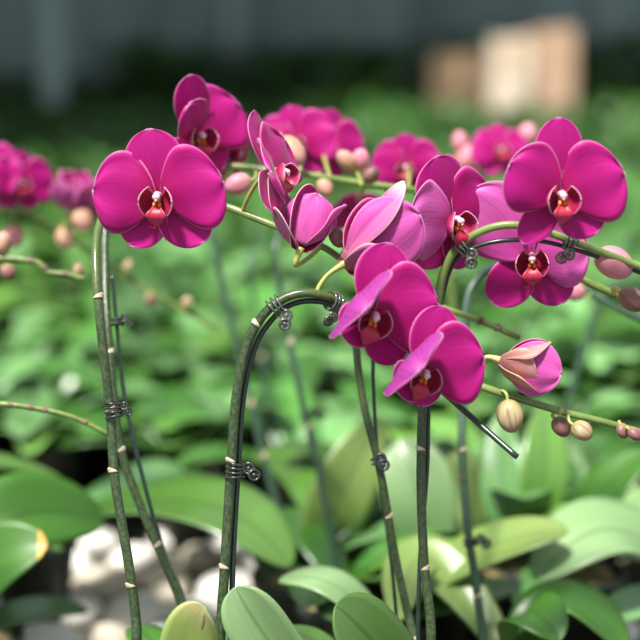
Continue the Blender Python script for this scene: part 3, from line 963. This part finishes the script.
# small dry bract remnants on the stem
stB, qB = stake([(229, 700, 1.085), (231, 640, 1.085), (233, 560, 1.085), (238, 470, 1.085), (243, 400, 1.085), (254, 350, 1.085), (270, 322, 1.085), (290, 305, 1.085), (315, 301, 1.085), (338, 308, 1.09), (370, 330, 1.11), (410, 362, 1.11), (452, 400, 1.09), (517, 457, 1.06)], 0.0022, 'dark wire stake bent along the thick arching stem, its cut end poking out')
i = nearest(pB, 277, 303); orchid_clip(pB[i] - CU * 0.0015, tangent(pB, i), 0.0068, CV(0.35, -1, 0.3), M_CLIP, 'smoky plastic spring clip at the shoulder of the thick arching stem')
i = nearest(pB, 334, 300); orchid_clip(pB[i] - CU * 0.0015, tangent(pB, i), 0.0066, CV(-0.2, -1, 0.3), M_CLIP, 'smoky spring clip tucked against the tilted blossom at the arch end')
i = nearest(pB, 231, 470); orchid_clip(pB[i] + CR * 0.0025, tangent(pB, i), 0.0066, CV(1, 0, 0.3), M_CLIPD, 'black spring clip halfway up the thick arching stem', rings=4)

# ---- plant C: right hand arch with the brightest blossom
cC = crown(431, 1.12)
C_ = plant('orchid with brightest open magenta blossom and clipped arching stem near two fat buds', cC.x, cC.y)
sC, pC = stem(C_, [cC, (431, 655, 1.12), (430, 615, 1.12), (424, 560, 1.12), (421, 480, 1.12), (423, 400, 1.12), (429, 350, 1.12), (437, 310, 1.12), (443, 275, 1.115), (456, 249, 1.11), (480, 232, 1.105), (508, 225, 1.10), (540, 230, 1.10), (580, 244, 1.10), (620, 259, 1.10), (665, 275, 1.10)], 0.0037, 0.0028, M_STEM)
for px, py, s in ((425, 565, 1), (421, 446, -1), (437, 308, -1)):
    node_scale(C_, pC, px, py, 0.0037, side=s)
flower(C_, P(560, 196, 1.05), (0.06, -0.12, 1), roll=0, size=0.92, attach=pC[nearest(pC, 545, 231)], tepals=[
    ('lateral', -128, dict(elev=D(4), curl=D(6), seed=1, hw=0.013, L=0.042)),
    ('lateral', -40, dict(elev=D(6), curl=D(10), L=0.038, hw=0.019, seed=2)),
    ('dorsal', 93, dict(elev=D(8), curl=D(-8), seed=3, hw=0.019, L=0.056)),
    ('petal', 25, dict(elev=D(10), curl=D(-18), skew=-0.05, seed=4, L=0.048, hw=0.033)),
    ('petal', 153, dict(elev=D(26), curl=D(-28), skew=-0.05, seed=5, L=0.046, hw=0.028)),
])
# pale blossom hanging behind it
flower(C_, P(532, 257, 1.125), (-0.12, -0.20, 0.95), roll=0, size=0.98, attach=pC[nearest(pC, 520, 226)], tepals=[
    ('petal', 134, dict(elev=D(6), curl=D(-8), seed=5, L=0.066, hw=0.031, mats=[M_PL, M_PB])),
    ('petal', 10, dict(elev=D(8), curl=D(-16), seed=4, L=0.040, hw=0.028, mats=[M_PL, M_PB])),
    ('dorsal', 70, dict(elev=D(6), curl=D(-8), seed=3, mats=[M_PL, M_PB])),
    ('lateral', -130, dict(elev=D(14), curl=D(-20), seed=1, L=0.044)),
    ('lateral', -55, dict(elev=D(10), curl=D(6), seed=2, L=0.040)),
])
flower(C_, P(451, 221, 1.11), (0.55, -0.12, 0.8), roll=6, size=0.95, attach=pC[nearest(pC, 462, 244)], tepals=[
    ('lateral', -128, dict(elev=D(4), seed=1)), ('lateral', -60, dict(elev=D(6), seed=2)),
    ('dorsal', 108, dict(elev=D(10), curl=D(-12), seed=3, hw=0.025, L=0.050)),
    ('petal', 25, dict(elev=D(10), curl=D(-14), seed=4, L=0.040)), ('petal', 174, dict(elev=D(20), curl=D(-20), seed=5, hw=0.031, L=0.044, mats=[M_PL, M_PB]))])
bud(C_, P(614, 263, 1.11), CV(0.7, -0.4, 0.2), 0.0305, 0.0128, pC[nearest(pC, 590, 248)], M_BUDP)
stC, qC = stake([(419, 700, 1.125), (418, 640, 1.125), (420, 560, 1.125), (427, 470, 1.125), (429, 400, 1.125), (435, 340, 1.125), (443, 295, 1.12), (452, 266, 1.115), (468, 250, 1.11), (500, 241, 1.105), (540, 241, 1.105), (580, 251, 1.105), (620, 265, 1.105), (665, 282, 1.105)], 0.0017, 'thin dark wire stake following the clipped arch under the brightest blossom')
i = nearest(pC, 462, 245); orchid_clip(pC[i] - CU * 0.0015, tangent(pC, i), 0.0060, CV(1, -0.7, 0.3), M_CLIP, 'dark spring clip where the arch bends under the lilac petal')
i = nearest(pC, 570, 240); orchid_clip(pC[i] - CU * 0.0010, tangent(pC, i), 0.0058, CV(0, -1, 0.3), M_CLIP, 'smoky spring clip just beneath the brightest open blossom')
rosette(C_, cC, 3, 14, avoid=[0.4, 1.9, 5.4], lmin=0.10, lmax=0.13)

# ---- plant D: upright stem behind the pair of blossoms
cD = crown(398, 1.25)
Dp = plant('orchid with slim stem rising beneath the tilted blossoms, bare tip pointing at half-open flower', cD.x, cD.y)
sD, pD = stem(Dp, [cD, (415, 655, 1.17), (407, 610, 1.17), (396, 560, 1.17), (380, 470, 1.16), (364, 405, 1.16), (356, 345, 1.16), (356, 305, 1.17), (372, 288, 1.18), (405, 294, 1.18), (440, 307, 1.17), (480, 321, 1.17), (520, 338, 1.17)], 0.0036, 0.0024, M_STEM)
for px, py, s, m in ((390, 519, 1, M_SCALE), (412, 637, 1, M_SCALE), (480, 321, 1, M_SCALED), (497, 328, 1, M_SCALED)):
    node_scale(Dp, pD, px, py, 0.0035, side=s, mat=m)
stD, qD = stake([(400, 700, 1.18), (398, 640, 1.18), (391, 560, 1.175), (379, 470, 1.17), (374, 400, 1.17), (373, 340, 1.17), (376, 310, 1.18)], 0.0015, 'thin straight wire stake beneath the more open tilted blossom')
i = nearest(pD, 378, 462); orchid_clip(pD[i], tangent(pD, i), 0.0052, CV(0.2, 0.2, 1), M_CLIPD, 'black spring clip on the slim stem below the tilted blossoms', rings=2)
# ---- plant E: blurred stem to the right of it
cE = crown(512, 1.30)
E = plant('orchid with bluish stem and blurred bud spray running below the fat buds', cE.x, cE.y)
sE, pE = stem(E, [cE, (487, 655, 1.27), (481, 620, 1.27), (474, 570, 1.27), (468, 530, 1.27), (462, 450, 1.27), (463, 400, 1.28), (464, 340, 1.28), (470, 290, 1.29), (495, 265, 1.30), (530, 268, 1.31), (570, 283, 1.31), (610, 305, 1.31), (665, 330, 1.31)], 0.0040, 0.0030, M_STEMB)
for px, py, s, m in ((479, 598, 1, M_SCALE), (465, 453, 1, M_SCALE), (461, 478, -1, M_SCALED)):
    node_scale(E, pE, px, py, 0.0039, side=s, mat=m)
bud(E, P(573, 291, 1.29), CV(-0.9, 0.3, 0.2), 0.022, 0.009, pE[nearest(pE, 590, 295)], M_BUDP)
i = nearest(pE, 469, 541); orchid_clip(pE[i], tangent(pE, i), 0.0056, CV(1, 0.1, 0.3), M_CLIPD, 'blurred black spring clip low on the bluish stem', rings=2)
# spray entering between the buds at the frame's edge, on a plant beyond the picture
cR = crown(720, 1.2, 660)
Rp = plant('orchid reaching in with knobbly green stem and brown bud below the fat bud', cR.x, cR.y)
sR, pR = stem(Rp, [cR, (722, 560, 1.19), (722, 400, 1.17), (705, 335, 1.16), (670, 312, 1.15), (640, 303, 1.15), (612, 293, 1.15), (590, 283, 1.15), (572, 272, 1.155), (560, 262, 1.16)], 0.0036, 0.0028, M_STEMY)
bud(Rp, P(632, 300, 1.125), CV(0.7, -0.5, 0.2), 0.0225, 0.0095, pR[nearest(pR, 616, 294)], M_BUDD, M_PEDY, pr=0.0022)
node_scale(Rp, pR, 618, 293, 0.0036, side=1, mat=M_PEDY)

# ---- sprays at the left edge
cL = crown(-80, 1.25, 650)
Lp = plant('orchid reaching in at the edge with two short knobbly twigs of small buds', cL.x, cL.y)
sL, pL = stem(Lp, [cL, (-82, 560, 1.25), (-80, 420, 1.25), (-72, 310, 1.25), (-50, 265, 1.25), (-15, 259, 1.25), (15, 259, 1.25), (38, 263, 1.25), (48, 272, 1.25), (65, 274, 1.25), (84, 279, 1.25)], 0.0036, 0.0024, M_STEMY)
bud(Lp, P(3, 243, 1.25), CV(0.2, 1, 0.2), 0.020, 0.0085, pL[nearest(pL, 0, 259)], M_BUDA)
bud(Lp, P(8, 272, 1.25), CV(0.4, -0.8, 0.2), 0.015, 0.0068, pL[nearest(pL, 2, 259)], M_BUDD)
bud(Lp, P(78, 270, 1.27), CV(0, 1, 0.2), 0.012, 0.005, pL[nearest(pL, 82, 278)], M_BUDG)
for px in (30, 46, 66):
    node_scale(Lp, pL, px, 266, 0.0032, side=1, mat=M_SCALED)
sL2, pL2 = stem(Lp, [(-81, 500, 1.25), (-70, 430, 1.22), (-40, 405, 1.18), (0, 404, 1.17), (40, 409, 1.17), (75, 418, 1.17), (108, 434, 1.17)], 0.0030, 0.0019, M_STEMY)
for px in (10, 30, 44, 90):
    node_scale(Lp, pL2, px, 410, 0.0026, side=1, mat=M_SCALED)


# ---- blurred plants further back
def back_plant(label, pts, d, r=0.0040, mat=None, flowers=(), buds=(), nodes=(), seed=0, leaves=5, clips=()):
    c = crown(pts[0][0], d, 600)
    c = Vector((P(pts[0][0], pts[0][1], d).x, P(pts[0][0], pts[0][1], d).y, 0.10))
    o = plant(label, c.x, c.y)
    s, pp = stem(o, [c] + [(x, y, d + (k[0] if k else 0)) for x, y, *k in pts], r, r * 0.7, mat or M_STEMB)
    for (x, y, n, roll, sz, ax, ay) in flowers:
        i = nearest(pp, ax, ay)
        dd = (pp[i] - Vector((0, 0, CAM_Z))).dot(CF)
        flower(o, P(x, y, dd - 0.035), n, roll, sz, attach=pp[i])
    for (x, y, ax, ln, rad, m) in buds:
        i = nearest(pp, x, y)
        dd = (pp[i] - Vector((0, 0, CAM_Z))).dot(CF)
        bud(o, P(x, y, dd - 0.01), CV(*ax), ln, rad, pp[i], m)
    for (x, y, m) in nodes:
        node_scale(o, pp, x, y, r * 0.9, side=1, mat=m, ln=0.008)
    for (x, y) in clips:
        i = nearest(pp, x, y)
        orchid_clip(pp[i], tangent(pp, i), r * 1.5, CV(1, 0.2, 0.3), M_CLIPD, clips[(x, y)], rings=2)
    rosette(o, c, leaves, seed)
    return o, pp


back_plant('blurred orchid with tall bluish stem slanting up behind the big blossom and bare arm', [(300, 640), (290, 560), (270, 480), (245, 380), (226, 300), (212, 235), (200, 190, 0.02), (170, 170, 0.04), (140, 190, 0.05), (120, 225, 0.05), (100, 245, 0.05), (60, 232, 0.05), (20, 215, 0.05), (-25, 200, 0.05)][:6] + [(204, 205, 0.02), (180, 200, 0.05), (150, 215, 0.06)], 1.52, seed=31, nodes=((270, 457, M_SCALE), (246, 400, M_SCALE)))
back_plant('blurred orchid with bluish stem behind the thick arch, pale joints', [(345, 640), (336, 570), (325, 500), (303, 405), (288, 335), (280, 290), (276, 250), (285, 222, 0.02), (310, 212, 0.03)], 1.45, seed=32, nodes=((307, 425, M_SCALE), (288, 340, M_SCALE)), clips={(308, 412): 'blurred black spring clip on the bluish stem behind the thick arch'})
back_plant('faint blurred orchid stem with no flowers, deep behind the thick arch', [(300, 600), (285, 500), (268, 400), (256, 320), (250, 262), (262, 235, 0.03)], 1.8, r=0.0042, seed=33, nodes=((266, 355, M_SCALE),))
back_plant('faint blurred orchid with upright stem beside the half-open flower', [(562, 520), (560, 450), (572, 390), (590, 330), (600, 300), (615, 285, 0.02), (640, 280, 0.03)], 1.55, r=0.0042, seed=34, mat=M_STEMB)
back_plant('faint blurred orchid stem beyond the clipped bluish one', [(512, 600), (508, 530), (500, 440), (498, 380), (505, 345)], 1.62, r=0.0040, seed=35, mat=M_STEMB)
# left group: two blossoms and a run of small buds
o, pp = back_plant('blurred orchid with two pink blossoms beside the edge, bud spray trailing down', [(-60, 560), (-70, 420), (-62, 300), (-30, 225), (15, 212), (60, 232), (105, 262), (150, 292), (190, 313), (218, 328)], 1.48, r=0.0036, seed=36, mat=M_STEMY,
    flowers=((20, 183, (0.45, -0.1, 0.8), 0, 0.66, 25, 214), (-14, 174, (-0.2, 0, 1), 0, 0.75, -20, 222)),
    buds=((14, 236, (0.1, -1, 0), 0.022, 0.009, M_BUDP), (65, 238, (0.2, -1, 0.1), 0.022, 0.0095, M_BUDA), (128, 266, (0.3, 0.9, 0), 0.013, 0.0055, M_BUDG), (150, 300, (0.3, -0.9, 0), 0.012, 0.006, M_BUDD), (187, 302, (0.2, 0.9, 0), 0.012, 0.006, M_BUDG)))
flower(o, P(72, 208, 1.44), (0.1, 0.9, 0.25), 0, 0.85, attach=pp[nearest(pp, 60, 232)], tepals=HALF, lip=False)
flower(o, P(82, 214, 1.45), (0.25, 0.9, 0.25), 20, 0.8, attach=pp[nearest(pp, 66, 234)], tepals=HALF, lip=False)
bud(o, P(82, 220, 1.43), CV(0.3, -0.9, 0.1), 0.024, 0.010, pp[nearest(pp, 60, 232)], M_BUDA)
# top right group behind the brightest blossom
back_plant('blurred orchid with pink buds and dark blossom above the lilac petal', [(470, 500), (462, 420), (455, 330), (450, 260), (455, 215), (470, 185), (500, 172), (540, 175), (580, 190)], 1.5, r=0.0036, seed=37, mat=M_STEMY,
    flowers=((500, 152, (0.2, 0.2, 0.9), 0, 0.6, 500, 172),),
    buds=((460, 142, (-0.1, 1, 0), 0.022, 0.0085, M_BUDP), (466, 158, (0.3, 1, 0), 0.028, 0.011, M_BUDP), (483, 160, (0.7, 0.7, 0), 0.030, 0.012, M_BUDP), (527, 134, (0.2, 1, 0), 0.022, 0.010, M_BUDP), (449, 165, (-0.2, 1, 0), 0.016, 0.007, M_BUDA)))

# ------------------------------------------------------------------ leafy plants round the stems' feet
def leafy(label, cx_px, cy_px, d, leaves, cat='orchid plant', name='leafy_orchid', group='leafy orchids low around the stems'):
    c = P(cx_px, cy_px, d)
    c = Vector((c.x, c.y, 0.10))
    o = empty(name, (c.x, c.y, 0)); tag(o, label, cat, group)
    pot(o, c.x, c.y)
    for lf in leaves:
        mid, tip, hw, mats, face = lf[:5]
        kw = lf[5] if len(lf) > 5 else {}
        leaf3(o, c + Vector((0, 0, 0.0)), mid, tip, hw, mats, face, **kw)
    return o, c


g = [M_L6, M_L1B]
# near leaves at the lower edge (belong to the stems' own plants)
leaf3(B, P(180, 740, 1.08), (186, 655, 1.06), (203, 606, 1.04), 0.020, [M_LY, M_L2B], (0.2, 0.5, 0.8), label='yellowing leaf with a brown scar near its tip', tm=0.6, claw=0.7)
mb = MB(); c = P(203, 622, 1.037); mb.blob(c, 0.0022, 0.0012, 0.0062, CV(0.15, 1, 0.25), 10, 8); put('leaf_scar', mb.mesh('leaf_scar', [M_LSCAR]), B)
leaf3(B, P(330, 720, 1.10), (268, 640, 1.07), (236, 588, 1.06), 0.021, [M_L2, M_L2B], (-0.3, 0.5, 0.8), tm=0.6, claw=0.8, fold=0.35)
leaf3(B, P(300, 740, 1.10), (250, 660, 1.10), (229, 622, 1.09), 0.014, [M_L5, M_L2B], (-0.6, 0.3, 0.6), fold=0.2)
leaf3(Dp, P(430, 720, 1.12), (380, 650, 1.08), (336, 606, 1.06), 0.026, [M_L6, M_L1B], (-0.1, 0.6, 0.8), label='broad glossy mid-green leaf', tm=0.6, claw=0.8, fold=0.12)
leaf3(Dp, cD, (350, 596, 1.24), (279, 580, 1.26), 0.020, [M_L2, M_L2B], (0.1, 0.9, 0.45), fold=0.1, tm=0.5)
leaf3(Dp, P(380, 700, 1.2), (330, 650, 1.18), (280, 628, 1.20), 0.013, g, (0, 0.9, 0.4), fold=0.1)
leaf3(E, cE, (525, 612, 1.26), (560, 640, 1.22), 0.026, [M_L3, M_L6], (-0.2, 0.9, 0.4), fold=0.2)
leaf3(E, cE, (560, 600, 1.30), (625, 650, 1.26), 0.028, [M_L3, M_L6], (0.2, 0.9, 0.4), fold=0.2)
leaf3(E, cE, (430, 560, 1.36), (400, 620, 1.30), 0.026, [M_L4, M_L4], (-0.2, 0.7, 0.6), fold=0.2)

leafy('leafy orchid with dark leaf tipped yellow at the bottom edge', -30, 640, 1.36, [
    ((-20, 570, 1.33), (47, 545, 1.32), 0.034, [M_LT, M_L3], (0.1, 0.5, 0.85)),
    ((0, 525, 1.36), (104, 522, 1.42), 0.040, [M_L3, M_L3], (0.1, 0.45, 0.85)),
    ((30, 610, 1.40), (88, 610, 1.45), 0.018, [M_L5, M_L2B], (0.2, 0.9, 0.4)),
    ((-60, 480, 1.45), (60, 478, 1.55), 0.026, g, (0, 0.9, 0.4)),
])
leafy('orchid with broad two-toned arching leaf behind the thick stem', 35, 600, 1.62, [
    ((180, 500, 1.46), (290, 566, 1.40), 0.043, [M_L6, M_L2], (0.15, 0.85, 0.5)),
    ((60, 520, 1.6), (10, 560, 1.6), 0.030, [M_L1, M_L1B], (0, 0.9, 0.4)),
    ((150, 480, 1.66), (200, 470, 1.75), 0.034, [M_L5, M_L1B], (0, 0.9, 0.4)),
])
leafy('orchid with tall lime-green leaves standing behind the slim centre stems', 330, 600, 1.55, [
    ((335, 510, 1.5), (383, 418, 1.52), 0.033, [M_L4, M_L4], (0.3, 0.2, 0.9)),
    ((290, 560, 1.5), (262, 500, 1.55), 0.030, [M_L1, M_L1B], (-0.3, 0.5, 0.7)),
    ((300, 470, 1.66), (240, 460, 1.75), 0.030, g, (0, 0.9, 0.4)),
    ((360, 570, 1.45), (420, 560, 1.42), 0.028, [M_L3, M_L6], (0, 0.9, 0.4)),
])
leafy('orchid with rounded bright leaves between the two bluish stems', 430, 610, 1.5, [
    ((420, 500, 1.48), (400, 440, 1.50), 0.036, [M_L2, M_L2B], (-0.2, 0.5, 0.85)),
    ((450, 520, 1.52), (470, 450, 1.58), 0.032, [M_L4, M_L4], (0.2, 0.4, 0.85)),
    ((360, 540, 1.55), (330, 570, 1.5), 0.028, g, (-0.2, 0.8, 0.5)),
])
leafy('orchid with long yellow-green leaf reaching across the bluish stem', 380, 640, 1.40, [
    ((468, 556, 1.36), (568, 530, 1.33), 0.027, [M_L4, M_L4], (-0.1, 0.8, 0.55)),
    ((450, 600, 1.38), (520, 585, 1.38), 0.022, [M_L6, M_L4], (0, 0.9, 0.4)),
])
leafy('orchid with upright pale striped leaves above the long yellow-green leaf', 520, 600, 1.55, [
    ((505, 500, 1.52), (500, 415, 1.56), 0.024, [M_L5, M_L2B], (-0.4, 0.2, 0.85)),
    ((542, 490, 1.50), (545, 405, 1.54), 0.027, [M_L6, M_L2B], (0.3, 0.2, 0.9)),
    ((535, 590, 1.42), (512, 600, 1.36), 0.016, [M_L5, M_L2B], (-0.3, 0.3, 0.8)),
])
leafy('orchid with steep dark leaf and wide pale blade near the picture edge', 575, 600, 1.52, [
    ((590, 510, 1.46), (648, 450, 1.46), 0.028, [M_L3, M_L6], (-0.5, 0.6, 0.6)),
    ((625, 510, 1.56), (690, 500, 1.6), 0.032, [M_L2, M_L2B], (0.1, 0.8, 0.5)),
    ((560, 470, 1.66), (545, 440, 1.70), 0.028, [M_L2, M_L2B], (0.1, 0.6, 0.7)),
])
leafy('orchid with broad pale blue-green leaf hanging into the lower corner', 690, 600, 1.42, [
    ((620, 530, 1.38), (536, 580, 1.34), 0.040, [M_L2, M_L2B], (-0.2, 0.75, 0.6)),
    ((650, 600, 1.40), (600, 625, 1.36), 0.024, [M_L5, M_L2B], (-0.2, 0.8, 0.5)),
])

# ------------------------------------------------------------------ white stones on the ground
def stone(px, py, w, h, m, seed, label):
    # where the ray through that pixel meets the ground
    dirv = CF + CR * ((px - 320) / FPX) + CU * ((320 - py) / FPX)
    t = (CAM_Z - 0.02) / -dirv.z
    c = Vector((0, 0, CAM_Z)) + dirv * t
    r = random.Random(seed)
    a, b, q = r.uniform(0, 6), r.uniform(0, 6), r.uniform(0.06, 0.12)
    mb = MB()
    fn = lambda th, ph: 1 + q * math.sin(2 * ph + a) + q * 0.6 * math.sin(3 * ph + b) * math.sin(th)
    mb.blob((c.x, c.y, h * 0.42), w, w * r.uniform(0.8, 1.1), h, Vector((r.uniform(-.15, .15), r.uniform(-.15, .15), 1)), 20, 12, fn)
    o = put('stone', mb.mesh('stone', [m]))
    tag(o, label, 'stone', 'pale stones on the ground')


k = 0
SP = []
for row, (py, w) in enumerate(((530, .026), (552, 0.027), (577, 0.029), (605, 0.030), (636, 0.031))):
    n = 6
    for q in range(n):
        px = -20 + q * 62 + (row % 2) * 31 + random.uniform(-5, 5)
        if px > 300: continue
        SP.append((px, py + random.uniform(-3, 3), w * random.uniform(0.95, 1.2)))
SP += [(455, 628, .027), (545, 572, .027), (560, 603, .028), (603, 568, .028), (640, 560, .028), (612, 620, .028), (650, 592, .028), (408, 640, .026)]
for px, py, w in SP:
    k += 1
    m = M_STONE2 if (px * 7 + py) % 5 < 1.7 else M_STONE
    where = 'below the dark yellow-tipped leaf' if px < 80 else 'by the leaning stem' if px < 150 else 'between the leaning and thick arching stems' if px < 230 else 'behind the thick arching stem' if px < 320 else 'under the pale leaves at the lower corner'
    lab = ('buff' if m is M_STONE2 else 'white') + ' rounded stone ' + where + (', farther off' if py < 565 else ', in the middle' if py < 590 else ', nearest the lower edge')
    stone(px, py, w, w * 0.62, m, k, lab)

# ------------------------------------------------------------------ the rows of leafy plants behind
rng = random.Random(5)
spots = []
y = 1.62
while y < 8.9:
    half = 0.235 * y + 0.25
    step = 0.135 if y < 5.6 else 0.15
    x = -half + rng.uniform(0, step)
    while x < half:
        spots.append((x + rng.uniform(-.03, .03), y + rng.uniform(-.03, .03)))
        x += step
    y += step
def in_gap(x, y):
    return -0.42 < x < -0.08 and y < 1.74
spots = [s for s in spots if not in_gap(*s) and all((s[0] - p[0]) ** 2 + (s[1] - p[1]) ** 2 > 0.0085 for p in POTS)]
near = [s for s in spots][:300]
rest = [s for s in spots][300:]

plain_variants = []
def rosette_mesh(seed, n=9, scale=1.0, nu=7, nv=5):
    r = random.Random(seed)
    mb = MB()
    a0 = r.uniform(0, 6)
    mset = [M_L1, M_L5, M_L6]
    for k in range(n):
        a = a0 + k * 2.4 + r.uniform(-.3, .3)
        G, UV = sheet(r.uniform(0.10, 0.18) * scale, r.uniform(0.022, 0.033) * scale, tm=0.6, claw=0.35, p=0.9, elev=D(r.uniform(30, 75)), curl=D(r.uniform(-95, -50)), fold=0.2, nu=nu, nv=nv)
        s = r.randrange(3)
        mb.shell(rot2(G, a), UV, 0.0016, s, 3)
    return mb, mset + [M_L1B]
for k in range(12):
    mb, ms = rosette_mesh(200 + k)
    plain_variants.append(mb.mesh('leafy_orchid', ms))

proto_pot = None
def place_words(x, y):
    px = 320 + FPX * x / (y * math.cos(PITCH))
    for lim, w in ((70, 'the knobbly twigs at the edge'), (170, 'the leaning pair of stems'), (290, 'the thick arching stem'), (390, 'the closed lilac blossom'), (480, 'the two tilted blossoms'), (560, 'the half-open flower')):
        if px < lim: return w
    return 'the string of small buds'


for idx, (x, y) in enumerate(near):
    a = rng.uniform(0, 6.28); sc = rng.uniform(0.85, 1.15)
    if y < 3.2:
        o = empty('leafy_orchid', (x, y, 0))
        tag(o, ('leafy green orchid in the ' + ('first' if y < 2.1 else 'second' if y < 2.6 else 'third') + ' blurred belt behind ' + place_words(x, y)), 'orchid plant', 'nearer rows of leafy orchids')
        if proto_pot is None:
            hold = MB()
            pot(o, x, y); proto_pot = [c for c in bpy.data.objects if c.parent == o]
            proto_xy = (x, y)
        else:
            for c in proto_pot:
                q = c.copy(); COL.objects.link(q); q.parent = o
                q.matrix_parent_inverse = Matrix.Translation((x, y, 0)).inverted()
                q.matrix_basis = Matrix.Translation((x - proto_xy[0], y - proto_xy[1], 0))
        for k in range(9):
            me = leaf_variants[rng.randrange(10)]
            M = Matrix.Translation((x, y, 0.095)) @ Matrix.Rotation(a + k * 2.4 + rng.uniform(-.3, .3), 4, 'Z') @ Matrix.Scale(sc * rng.uniform(0.6, 1.0), 4)
            put('leaf', me, o, M)
    else:
        lab = ('leafy orchid in the ' + ('middle' if y < 3.8 else 'further') + ' blurred rows, beyond ' if y < 4.4 else 'small leafy orchid in the dim far rows, beyond ') + place_words(x, y)
        o = put('leafy_orchid', plain_variants[idx % 12], None, Matrix.Translation((x, y, 0.06)) @ Matrix.Rotation(a, 4, 'Z') @ Matrix.Scale(sc * 1.1, 4))
        tag(o, lab, 'orchid plant', 'middle rows of leafy orchids' if y < 4.4 else 'further rows of leafy orchids')

# beyond those nobody could count them
mb = MB()
protos = [rosette_mesh(300 + k, n=6, nu=5, nv=3)[0] for k in range(8)]
P_ = [(np.array(p.v), p.f, p.m, p.uv) for p in protos]
def drop(mb, x, y, z, a, s):
    v, f, m, uv = P_[rng.randrange(8)]
    c, q = math.cos(a), math.sin(a)
    R = np.array([[c, -q, 0], [q, c, 0], [0, 0, 1]]) * s
    w = v @ R.T + np.array([x, y, z])
    b = len(mb.v)
    mb.v.extend([tuple(t) for t in w]); mb.uv.extend(uv)
    mb.f.extend([tuple(i + b for i in ff) for ff in f]); mb.m.extend(m)
def clear(x, y):
    for px, d, w in ((460, 7.9, .26), (515, 7.5, .24), (559, 7.75, .24), (53, 7.8, .14), (232, 9.3, .14)):
        c = P(px, 60, d)
        if abs(x - c.x) < w and -0.2 < y - c.y < 0.45: return False
    return True
rest = [q for q in rest if clear(*q)]
for x, y in rest:
    drop(mb, x, y, 0.06, rng.uniform(0, 6), rng.uniform(1.0, 1.3))
# taller growth before the far wall
for k in range(420):
    x = rng.uniform(-2.6, 2.9); y = rng.uniform(8.2, 9.3)
    if not clear(x, y): continue
    if x < -1.15: top = 0.14
    elif x < 0.6: top = 0.34
    else: top = 0.40
    drop(mb, x, y, rng.uniform(0.05, top), rng.uniform(0, 6), rng.uniform(1.0, 1.5))
o = put('orchid_foliage', mb.mesh('orchid_foliage', [M_L1, M_L5, M_L6, M_L1B]))
tag(o, 'mass of blurred dark green orchid foliage before the far wall', 'foliage', kind='stuff')
